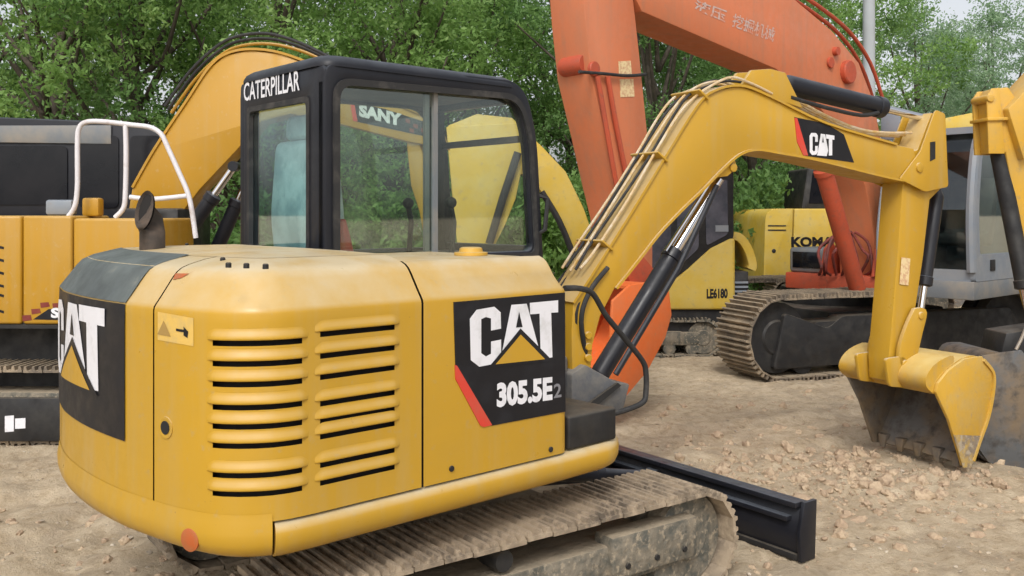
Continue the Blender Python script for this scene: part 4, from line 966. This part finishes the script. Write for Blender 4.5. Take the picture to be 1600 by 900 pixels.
mb = MB(); vs = [G.P(t, o, z) for t, z in ((-.045, 1.12), (-.07, 1.75), (.03, 2.36), (.2, 2.56)) for o in (CL + .07, CR - .07)]; mb.add(vs, [(0, 1, 3, 2), (2, 3, 5, 4), (4, 5, 7, 6)]); part('windscreen', mb, GLASSD, cab2, smooth=0)
mb = MB(); mb.box(G, 1.12, 1.25, CR + .001, CR + .02, 1.42, 1.56); mb.box(G, .30, .42, CR + .001, CR + .012, 1.10, 1.22); part('door_handle', mb, BKM, cab2, bevel=.01)
mb = MB(); mb.prism(G, rpoly([(.5, 1.35), (.95, 1.35), (1.15, 2.1), (1.0, 2.12), (.85, 1.5), (.5, 1.48)], .05), .7, 1.2); part('operator_seat', mb, CABI, cab2, bevel=.04)
mb = MB()
for k in range(7): mb.tube([G.P(-.085, CL - .0 + .0, 1.02 + .07 * k), G.P(-.085, CR - .45, 1.02 + .07 * k)], .010, 6)
part('step_grille', mb, GREYC, M2)
mb = MB(); mb.tube([G.P(-.1, .40, 1.0), G.P(-.16, .42, 1.5), G.P(-.05, .44, 2.2)], .022, 8, smooth=4); part('front_hand_rail', mb, GREYC, M2)
mb = MB(); t, z = G.px(1390, 198, .3); mb.box(G, t - .01, t + .03, .2, .42, z - .15, z + .15); mb.tube([G.P(t, .31, z - .14), G.P(t + .1, .44, z - .5)], .012, 6); part('mirror', mb, GREYC, M2, bevel=.01)
# undercarriage, turned relative to the house
TF = Fr((3.85, 11.62), (.93, .37))
track(M2, TF, -2.18, 1.9, .98, 1.56, .0, .84, pitch=.17, shoe=STEELF, frame=BKM, rollers=5, grouser=.035)
track(M2, TF, -1.3, 1.9, -1.58, -1.02, .0, .80, pitch=.17, shoe=STEELF, frame=BKM, rollers=4, side=-1, grouser=.035)
mb = MB(); mb.box(TF, -.8, .9, -1.1, 1.1, .3, .62); mb.lathe((3.95, 11.5, .6), (0, 0, 1), [(0, .6), (.22, .6)], 28); part('centre_frame', mb, BKM, M2, bevel=.03)
mb = MB(); mb.prism(TF, rpoly([(-1.85, .10), (1.6, .10), (1.5, .62), (-.95, .62), (-1.15, .50), (-1.7, .68)], .05), 1.30, 1.50); part('frame_side', mb, BKM, M2, bevel=.02)

# ================================================================= SMALL YELLOW MACHINE BEHIND
K = Fr((1.8, 11.1), (1, 0)); kpx = K.px
M3 = thing('excavator', (2.2, 11.6, 0), 'small yellow excavator behind the black lift cylinder, with dark side window and curved rear fender', 'excavator', 'parked excavators')
mb = MB(); mb.prism(K, K.pp([(960, 484), (960, 448), (1040, 448), (1075, 420), (1110, 388), (1142, 372), (1149, 374), (1149, 478), (1140, 484)]), -.8, 0); b3 = part('body', mb, YK, M3, bevel=.03, seg=3, smooth=50)
mb = MB(); mb.prism(K, rpoly(K.pp([(948, 450), (948, 212), (1122, 210), (1146, 235), (1147, 374), (1110, 390), (1075, 422), (1038, 450)], -.02), .06, 4), -.8, -.02); c3 = part('cab', mb, BKM, M3, bevel=.02)
for q in ([(1058, 290), (1092, 262), (1092, 388), (1058, 420)], [(1100, 230), (1136, 240), (1138, 366), (1104, 384)], [(958, 250), (1050, 250), (1048, 425), (958, 440)]):
    mb = MB(); mb.prism(K, rpoly(K.pp(q), .04, 3), -.019, -.008); part('window', mb, REFW, c3)
mb = MB(); mb.box(K, kpx(1118, 358)[0], kpx(1138, 352)[0], -.006, .006, kpx(0, 362)[1], kpx(0, 352)[1]); part('window_latch', mb, GREYC, c3)
mb = MB(); letters(mb, 'LE6180', quadmap(K, K.pp([(1104, 451), (1137, 450), (1137, 466), (1104, 467)]), .003), .05); part('lettering', mb, DECB, b3, smooth=0)
arc = cat2(K.pp([(1147, 362), (1160, 366), (1174, 384), (1183, 412), (1180, 424)], -.05), 4)
mb = MB(); sweep(mb, K, arc, .10, -.7, -.05); part('rear_fender', mb, YK, M3, bevel=.01, smooth=50)
mb = MB(); mb.box(K, kpx(1149, 0)[0], kpx(1172, 0)[0], -.8, -.08, kpx(0, 484)[1], kpx(0, 425)[1])
part('radiator_block', mb, BKM, M3, bevel=.01)
mb = MB()
for k in range(6): z = kpx(0, 442 + 7 * k)[1]; mb.box(K, kpx(1150, 0)[0], kpx(1171, 0)[0], -.075, -.06, z - .012, z + .012)
part('grille_bar', mb, GREYC, M3)
track(M3, K, kpx(930, 0)[0], kpx(1128, 0)[0], -.25, .02, .0, kpx(0, 500)[1], pitch=.14, shoe=MUD, frame=MUD, rollers=4)
track(M3, K, kpx(930, 0)[0], kpx(1128, 0)[0], -.8, -.58, .0, .42, pitch=.14, shoe=MUD, frame=MUD, rollers=3, side=-1)
mb = MB(); mb.box(K, kpx(960, 0)[0], kpx(1130, 0)[0], -.75, -.06, .28, .55); part('centre_frame', mb, BKM, M3)
K2 = Fr((0, 10.6), (1, .04))
pb = [(700, 196), (745, 178), (800, 184), (850, 232), (884, 268), (912, 325), (938, 400), (975, 470), (950, 480), (915, 450), (893, 390), (868, 330), (835, 285), (800, 262), (760, 262), (705, 262)]
mb = MB(); mb.prism(K2, K2.pp(pb, .11), -.11, .11); b3b = part('boom', mb, YK, M3, bevel=.012)
mb = MB(); mb.tube([K2.P(K2.px(x, y, 0)[0], .13, K2.px(x, y, 0)[1]) for x, y in ((845, 300), (872, 345), (895, 400), (915, 450))], .035, 8, smooth=3); part('lift_cylinder', mb, BKM, M3)
mb = MB(); mb.prism(K2, K2.pp([(697, 198), (812, 192), (816, 260), (806, 310), (790, 350), (765, 400), (755, 520), (722, 520), (716, 400), (706, 300)], .14), -.14, .14); a3 = part('arm', mb, YK, M3, bevel=.012)
mb = MB(); mb.tube([K2.P(K2.px(x, y, 0)[0], .2, K2.px(x, y, 0)[1]) for x, y in ((808, 240), (785, 310), (764, 380))], .045, 10); part('bucket_cylinder', mb, BKM, M3)
mb = MB(); mb.prism(K2, rpoly(K2.pp([(715, 500), (765, 500), (800, 540), (790, 575), (730, 580)], .35), .05), -.35, .35); part('bucket', mb, MUDB, M3, bevel=.02)

# ================================================================= YELLOW MACHINE WITH DARK LETTERING
Q = Fr((3.6, 13.6), (1, .02)); qp = Q.px
M4 = thing('excavator', (4.4, 14.6, 0), 'yellow excavator farthest back, its rounded engine cover lettered KOM behind the orange boom', 'excavator', 'parked excavators')
(t0_, z0_) = qp(1193, 440); (t1_, z1_) = qp(1236, 326)
mb = MB(); mb.prism(Q, rpoly([(t0_, z0_), (t1_, z0_), (t1_ + .03, z1_), (t0_ + .03, z1_)], [.06, .01, .01, .18], 5), -2.0, 0); cw4 = part('counterweight', mb, YK, M4, bevel=.03, seg=3)
(t2_, _) = qp(1345, 326)
mb = MB(); mb.prism(Q, [(t1_ + .02, z0_), (t2_, z0_), (t2_, z1_ - .12), (t2_ - .05, z1_), (t1_ + .05, z1_)], -2.0, 0); bd4 = part('engine_cover', mb, YK, M4, bevel=.02, seg=3)
mb = MB(); letters(mb, 'KOMATSU', quadmap(Q, Q.pp([(1236, 370), (1340, 370), (1340, 386), (1236, 386)]), .004), .05); part('lettering', mb, DECB, bd4, smooth=0)
mb = MB()
for y in (352, 359): mb.box(Q, qp(1200, 0)[0], qp(1228, 0)[0], .001, .006, qp(0, y + 2)[1], qp(0, y)[1])
disc(mb, Q, qp(1209, 0)[0], qp(0, 393)[1], 0, .01, .03); part('vent_line', mb, BKM, cw4)
mb = MB(); mb.prism(Q, rpoly(Q.pp([(1252, 328), (1262, 262), (1312, 262), (1312, 328)], -1.0), .05), -2.0, -1.0); c4 = part('cab', mb, BKM, M4, bevel=.03)
mb = MB(); mb.prism(Q, Q.pp([(1264, 318), (1270, 270), (1306, 270), (1306, 318)], -.99), -.998, -.99); part('window', mb, TIN, c4)
mb = MB(); mb.box(Q, qp(1312, 0)[0], qp(1343, 0)[0], .003, .012, qp(0, 348)[1], qp(0, 326)[1]); part('orange_white_mark', mb, DECC, bd4)
track(M4, Q, t0_ + .1, t2_ + 1.4, -.5, .0, 0, .8, pitch=.17, shoe=STEELF, frame=MUD, rollers=5)
track(M4, Q, t0_ + .1, t2_ + 1.4, -2.2, -1.7, 0, .8, pitch=.17, shoe=STEELF, frame=MUD, rollers=4, side=-1)
mb = MB(); mb.box(Q, t0_ + .6, t2_ + .8, -1.8, -.3, .4, z0_); part('centre_frame', mb, BKM, M4)
mb = MB(); mb.prism(Q, Q.pp([(1345, 330), (1440, 330), (1440, 430), (1345, 430)], 0), -1.9, -.1); part('front_housing', mb, YK, M4, bevel=.03)

# ================================================================= RIGHT YELLOW MACHINE (mostly out of frame)
Z = Fr((3.6, 6.75), (1, .05)); zp = Z.px
M5 = thing('excavator', (7.2, 7.6, 0), 'yellow excavator cut by the right edge, its muddy grey bucket on the ground', 'excavator', 'parked excavators')
mb = MB(); pa5 = [(1541, 240), (1538, 190), (1536, 150), (1544, 138), (1566, 136), (1582, 160), (1600, 230), (1625, 330), (1640, 430), (1650, 520), (1620, 525), (1597, 440), (1580, 340), (1562, 238)]
mb.prism(Z, Z.pp([(x + 10, y) for x, y in pa5], .08), -.08, .08); a5 = part('arm', mb, Y2, M5, bevel=.01)
mb = MB()
for o in (-.10, .08): mb.prism(Z, Z.pp([(1545, 240), (1542, 150), (1550, 138), (1562, 137), (1566, 190), (1570, 240)], .1), o, o + .02)
mb.prism(Z, Z.pp([(1541, 184), (1578, 183), (1578, 188), (1541, 189)], .1), -.12, .12)
disc(mb, Z, zp(1553, 152, .15)[0], zp(1553, 152, .15)[1], -.11, .115, .03); part('arm_head_plate', mb, Y2, a5, bevel=.004)
cylinder(M5, Z.P(zp(1560, 238)[0], .0, zp(1560, 238)[1]), Z.P(zp(1592, 500)[0], .15, zp(1592, 500)[1]), .80, .058, .03, BKM, CHROME)
mb = MB(); mb.prism(Z, Z.pp([(1575, 170), (1680, 60), (1800, -10), (1950, 0), (2100, 160), (2160, 330), (2090, 340), (2010, 200), (1900, 110), (1800, 110), (1690, 180), (1600, 250)], .15), -.15, .15); part('boom', mb, Y2, M5, bevel=.012)
sh5 = cat2(Z.pp([(1568, 552), (1538, 556), (1523, 590), (1517, 640), (1524, 690), (1548, 724), (1590, 740), (1650, 742)], .5), 4)
mb = MB(); sweep(mb, Z, sh5, -.025, -.05, .45); bk5 = part('bucket', mb, MUDD, M5, smooth=60)
sd5 = Z.pp([(1568, 552), (1538, 556), (1523, 590), (1517, 640), (1524, 690), (1548, 724), (1590, 740), (1650, 742), (1660, 700), (1640, 600), (1600, 548)], .5)
mb = MB(); mb.prism(Z, sd5, .45, .475); part('bucket_side', mb, MUDD, bk5, bevel=.004)
mb = MB(); mb.prism(Z, Z.pp([(1570, 520), (1640, 510), (1660, 560), (1600, 575), (1560, 560)], .12), -.14, .14); part('bucket_link', mb, BKM, M5, bevel=.01)
mb = MB(); mb.tube([Z.P(zp(x, y)[0], .2, zp(x, y)[1]) for x, y in ((1562, 540), (1572, 520), (1580, 500), (1584, 505))], .012, 8, smooth=3); part('grease_pipe', mb, WORN, M5)
mb = MB(); mb.box(Z, 3.3, 6.2, -1.9, .1, .95, 1.9); part('body', mb, Y2, M5, bevel=.08)
mb = MB(); mb.box(Z, 2.9, 4.6, -1.9, -.9, 1.0, 2.8); part('cab', mb, BKM, M5, bevel=.1)
track(M5, Z, 2.6, 6.0, -.5, .05, 0, .75, pitch=.17, shoe=STEELF, rollers=4)
track(M5, Z, 2.6, 6.0, -2.1, -1.6, 0, .75, pitch=.17, shoe=STEELF, rollers=4, side=-1)
mb = MB(); mb.box(Z, 3.3, 5.3, -1.7, -.4, .4, .95); part('centre_frame', mb, BKM, M5)
# far yellow machine whose boom lies behind the grey cab roof
N = Fr((8.4, 16.5), (1, 0))
M6 = thing('excavator', (11.5, 17.2, 0), 'far yellow excavator at the right, its level boom showing over the grey cab roof', 'excavator', 'parked excavators')
mb = MB(); mb.prism(N, N.pp([(1462, 196), (1480, 184), (1520, 176), (1610, 178), (1700, 200), (1760, 300), (1790, 380), (1740, 380), (1690, 280), (1640, 222), (1550, 206), (1475, 212)], .2), -.2, .2); part('boom', mb, YK, M6, bevel=.01)
mb = MB(); mb.prism(N, N.pp([(1462, 190), (1480, 190), (1492, 300), (1498, 430), (1484, 430), (1470, 300)], .15), -.15, .15); part('arm', mb, YK, M6, bevel=.01)
mb = MB(); mb.prism(N, rpoly(N.pp([(1470, 420), (1505, 420), (1520, 455), (1500, 482), (1470, 470)], .4), .08), -.4, .4); part('bucket', mb, MUDB, M6, bevel=.02)
mb = MB(); mb.box(N, 2.4, 5.5, -2.4, 0, 1.0, 2.0); part('body', mb, YK, M6, bevel=.1)
mb = MB(); mb.box(N, 2.2, 3.8, -2.4, -1.4, 1.0, 2.9); part('cab', mb, BKM, M6, bevel=.1)
track(M6, N, 1.9, 5.4, -.6, 0, 0, .8, pitch=.2, shoe=STEELF, rollers=4)
track(M6, N, 1.9, 5.4, -2.4, -1.8, 0, .8, pitch=.2, shoe=STEELF, rollers=4, side=-1)
mb = MB(); mb.box(N, 2.4, 5, -2, -.3, .4, 1.0); part('centre_frame', mb, BKM, M6)

# ================================================================= POLE
mb = MB(); mb.lathe((5.96, 15.5, -.05), (0, 0, 1), [(0, .115), (.3, .112), (5, .098), (9.5, .08)], 20)
pole = part('utility_pole', mb, CONC); tag(pole, 'tall pale grey round pole rising behind the orange boom', 'pole')

# ================================================================= TREES
def leafmat(name, a, b, c):
    m, t, p = newmat(name); L = t.links.new; out = t.nodes['Material Output']
    tc = t.nodes.new('ShaderNodeTexCoord'); n = t.nodes.new('ShaderNodeTexNoise'); n.inputs['Scale'].default_value = .9; n.inputs['Detail'].default_value = 7; n.inputs['Roughness'].default_value = .65; L(tc.outputs['Object'], n.inputs['Vector'])
    oi = t.nodes.new('ShaderNodeNewGeometry')
    r = t.nodes.new('ShaderNodeValToRGB'); e = r.color_ramp.elements; e.new(.5)
    for q, (pos, cc) in zip(e, ((.3, a), (.5, b), (.7, c))): q.position = pos; q.color = (*cc, 1)
    mm = t.nodes.new('ShaderNodeMath'); mm.operation = 'MULTIPLY_ADD'; mm.inputs[1].default_value = .22; L(oi.outputs['Random Per Island'], mm.inputs[0])
    m3 = t.nodes.new('ShaderNodeMath'); m3.operation = 'SUBTRACT'; m3.inputs[1].default_value = .11; L(n.outputs['Fac'], m3.inputs[0]); L(m3.outputs[0], mm.inputs[2])
    L(mm.outputs[0], r.inputs[0]); L(r.outputs[0], p.inputs['Base Color']); p.inputs['Roughness'].default_value = .55; p.inputs['Specular IOR Level'].default_value = .35
    tl = t.nodes.new('ShaderNodeBsdfTranslucent'); mx = t.nodes.new('ShaderNodeMixShader'); mx.inputs[0].default_value = .5
    L(r.outputs[0], tl.inputs[0]); L(p.outputs[0], mx.inputs[1]); L(tl.outputs[0], mx.inputs[2]); L(mx.outputs[0], out.inputs[0]); return m
LF = [leafmat('leaf_mid', (.13, .24, .05), (.22, .38, .10), (.34, .50, .17)), leafmat('leaf_deep', (.09, .18, .05), (.15, .28, .08), (.23, .38, .13)), leafmat('leaf_hazed', (.18, .30, .16), (.28, .42, .24), (.38, .50, .32))]  # the palest leaf set has distance haze put into its colour
def crown_mesh(seed, clumps, per, leaf, spread=.55):
    """clumps: (x,y,z,r); returns a mesh of many small leaves"""
    rs = np.random.RandomState(seed); C = []
    for x, y, z, r in clumps:
        n = int(per * r * r); d = rs.normal(size=(n, 3)); d /= np.linalg.norm(d, axis=1)[:, None]
        # twig-wise bunching gives an uneven surface
        tw = rs.normal(size=(max(6, n // 26), 3)); tw /= np.linalg.norm(tw, axis=1)[:, None]; tw *= (rs.rand(len(tw), 1) ** .4) * r
        pick = rs.randint(len(tw), size=n); p = tw[pick] + rs.normal(size=(n, 3)) * r * .13; p[:, 2] *= .72
        C.append(p + np.array([x, y, z]))
    C = np.concatenate(C); n = len(C)
    a = rs.normal(size=(n, 3)); a /= np.linalg.norm(a, axis=1)[:, None]; b = rs.normal(size=(n, 3)); b -= a * (a * b).sum(1)[:, None]; b /= np.linalg.norm(b, axis=1)[:, None]
    L = leaf * (.6 + .8 * rs.rand(n, 1)); a *= L; b *= L * .42
    V = np.empty((n, 4, 3)); V[:, 0] = C - a; V[:, 1] = C - b; V[:, 2] = C + a; V[:, 3] = C + b
    me = bpy.data.meshes.new('crown'); me.vertices.add(4 * n); me.vertices.foreach_set('co', V.reshape(-1))
    me.loops.add(4 * n); me.loops.foreach_set('vertex_index', np.arange(4 * n, dtype=np.int32))
    me.polygons.add(n); me.polygons.foreach_set('loop_start', np.arange(0, 4 * n, 4, dtype=np.int32)); me.update(calc_edges=True); return me
def tree_proto(seed, h, cr, leafm, leaf, per, zlow=.28, ncl=46):
    rnd = random.Random(seed); cl = []; mb = MB()
    lean = rnd.uniform(-.4, .4); top = Vector((lean, rnd.uniform(-.3, .3), h * .80))
    trunk = [Vector((0, 0, -.1)), Vector((lean * .1, 0, h * .15)), Vector((lean * .5, .1, h * .4)), top]
    mb.tube(trunk, [.17 * h / 7, .03], 8, smooth=4)
    for i in range(ncl):
        f = rnd.uniform(zlow, .98); ang = rnd.uniform(0, 6.283); rr = cr * math.sin(math.pi * min(1, (f - zlow + .12) / (1.08 - zlow))) ** .7 * rnd.uniform(.35, 1.05)
        c = Vector((lean * f + rr * math.cos(ang), rr * math.sin(ang), h * f)); r = rnd.uniform(.45, .95) * cr * .36
        cl.append((c.x, c.y, c.z, r))
        if i % 2 == 0:
            st = max(.12, f - .32); s0 = Vector((lean * st, 0, h * st)); mid = s0.lerp(c, .5) + Vector((0, 0, -.05 * h * rnd.random()))
            mb.tube([s0, mid, c], [.055 * h / 7, .012], 5, smooth=3)
    return mb, crown_mesh(seed, cl, per, leaf)
protos = []
for seed, h, cr, lm, leaf, per in ((1, 7.5, 3.0, 0, .046, 1150), (2, 8.0, 3.3, 1, .048, 1000), (3, 7.0, 2.7, 2, .046, 1050), (4, 8.5, 3.2, 0, .050, 950)):
    mb, cm = tree_proto(seed, h, cr, lm, leaf, per); protos.append((mb, cm, lm))
tm = {}
def tree(k, x, y, s, rz, label, leaf=None, name='leafy_tree', group='trees behind the yard'):
    mb, cm, lm = protos[k]; lm = lm if leaf is None else leaf
    rt = thing(name, (x, y, 0), label, 'tree', group); rt.rotation_euler.z = rz; rt.scale = (s, s, s)
    if ('t', k) not in tm:
        me = bpy.data.meshes.new('trunk'); me.from_pydata([tuple(v) for v in mb.v], [], mb.f); me.shade_smooth(); me.materials.append(BARK); tm[('t', k)] = me
    if (k, lm) not in tm:
        c = cm if not any(q[0] == k for q in tm if q[0] != 't') else cm.copy(); c.materials.clear(); c.materials.append(LF[lm]); tm[(k, lm)] = c
    for nm, me in (('trunk', tm[('t', k)]), ('crown', tm[(k, lm)])):
        o = bpy.data.objects.new(nm, me); COL.objects.link(o); o.parent = rt
def xat(px, y): return (px - 800) / F * y
TR = [  # proto, px column, distance, scale, leaf, label
    (1, 60, 14.5, 1.0, 1, 'dark leafy tree at the far left behind the black cab'),
    (0, 235, 15.5, 1.05, 0, 'leafy tree with a leaning dark trunk, left of the amber boom'),
    (3, 420, 16.5, 1.0, 0, 'green tree rising right behind the bend of the amber boom'),
    (0, 600, 17.5, 1.1, 0, 'bright green tree standing behind the black cab roof'),
    (2, 740, 19.0, 1.0, 0, 'light green tree behind the right end of the black cab roof'),
    (1, 880, 20.5, 1.0, 1, 'dark thin-leaved tree behind the orange arm'),
    (1, 1030, 17.0, .92, 1, 'deep green tree filling the gap under the orange boom'),
    (3, 1170, 19.0, .90, 1, 'dark green tree under the orange boom beside the lemon engine cover'),
    (3, 1290, 25.0, 1.05, 0, 'tree behind the bend of the orange boom'),
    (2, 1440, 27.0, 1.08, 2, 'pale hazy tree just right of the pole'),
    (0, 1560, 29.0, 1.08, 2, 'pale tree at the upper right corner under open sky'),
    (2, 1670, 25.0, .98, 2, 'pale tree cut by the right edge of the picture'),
    (1, -120, 16.0, 1.05, 1, 'tree beyond the left edge of the yard'),
]
for i, (k, px, d, s, lf, lab) in enumerate(TR): tree(k, xat(px, d), d, s, 1.3 * i, lab, lf)
# second row, taller and farther
TR2 = [(3, 140, 24, 1.35, 1, 'tall tree in the back row between the two leftmost front trees'), (1, 350, 25, 1.3, 0, 'tall back-row tree over the top of the amber boom'), (0, 530, 26, 1.35, 0, 'tall back-row tree above the rear corner of the black cab'),
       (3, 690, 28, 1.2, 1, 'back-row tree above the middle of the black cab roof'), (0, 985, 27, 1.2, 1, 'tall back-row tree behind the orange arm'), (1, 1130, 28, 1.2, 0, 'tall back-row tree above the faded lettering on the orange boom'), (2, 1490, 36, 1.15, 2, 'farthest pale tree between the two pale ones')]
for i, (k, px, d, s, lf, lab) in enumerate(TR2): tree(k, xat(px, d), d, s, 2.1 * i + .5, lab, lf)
# low bushes closing the view under the crowns
rb = random.Random(9)
def bush_mesh(seed):
    rr = random.Random(seed); cl = [(rr.uniform(-1.3, 1.3), rr.uniform(-.7, .7), rr.uniform(.3, 1.9), rr.uniform(.4, .75)) for _ in range(18)]
    return crown_mesh(seed + 50, cl, 1500, .055)
bm_ = [bush_mesh(1), bush_mesh(2)]
for b_, lm in zip(bm_, (1, 0)): b_.materials.append(LF[lm])
BU = [(330, 13.6, 'dark bush right of the white railing under the amber boom'), (560, 14.5, 'bush seen through the left part of the black cab'), (650, 15.5, 'bush seen through the middle of the black cab'), (790, 14.8, 'bush seen through the right window of the black cab'), (880, 15.5, 'bush beside the right post of the black cab'),
      (960, 16.5, 'low bush left of the upper lift cylinder'), (1190, 15.8, 'dark bush between the small yellow machine and the lemon engine cover'), (1110, 17.5, 'bush behind the dark window of the small yellow machine'), (1300, 19.5, 'bush behind the dark cab of the farthest yellow machine'), (1430, 20.5, 'bush left of the grey cab roof'), (1530, 21.0, 'light green bush over the grey cab roof'), (60, 14.2, 'bush behind the black cab at the left edge'), (190, 14.6, 'bush behind the white railing')]
for i, (px, d, lab) in enumerate(BU):
    o = bpy.data.objects.new('bush', bm_[i % 2]); COL.objects.link(o); o.location = (xat(px, d), d, 0); o.rotation_euler.z = 1.7 * i; o.scale = (1, 1, rb.uniform(.9, 1.25)); tag(o, lab, 'bush', 'bushes under the trees')
# far wood
cl = []; rw = random.Random(4)
for i in range(150):
    x = rw.uniform(-46, 46); cl.append((x, 44 + rw.uniform(-3, 6), rw.uniform(.5, 4.2) + (1.0 if x < 12 else .3) * rw.random(), rw.uniform(1.3, 2.3)))
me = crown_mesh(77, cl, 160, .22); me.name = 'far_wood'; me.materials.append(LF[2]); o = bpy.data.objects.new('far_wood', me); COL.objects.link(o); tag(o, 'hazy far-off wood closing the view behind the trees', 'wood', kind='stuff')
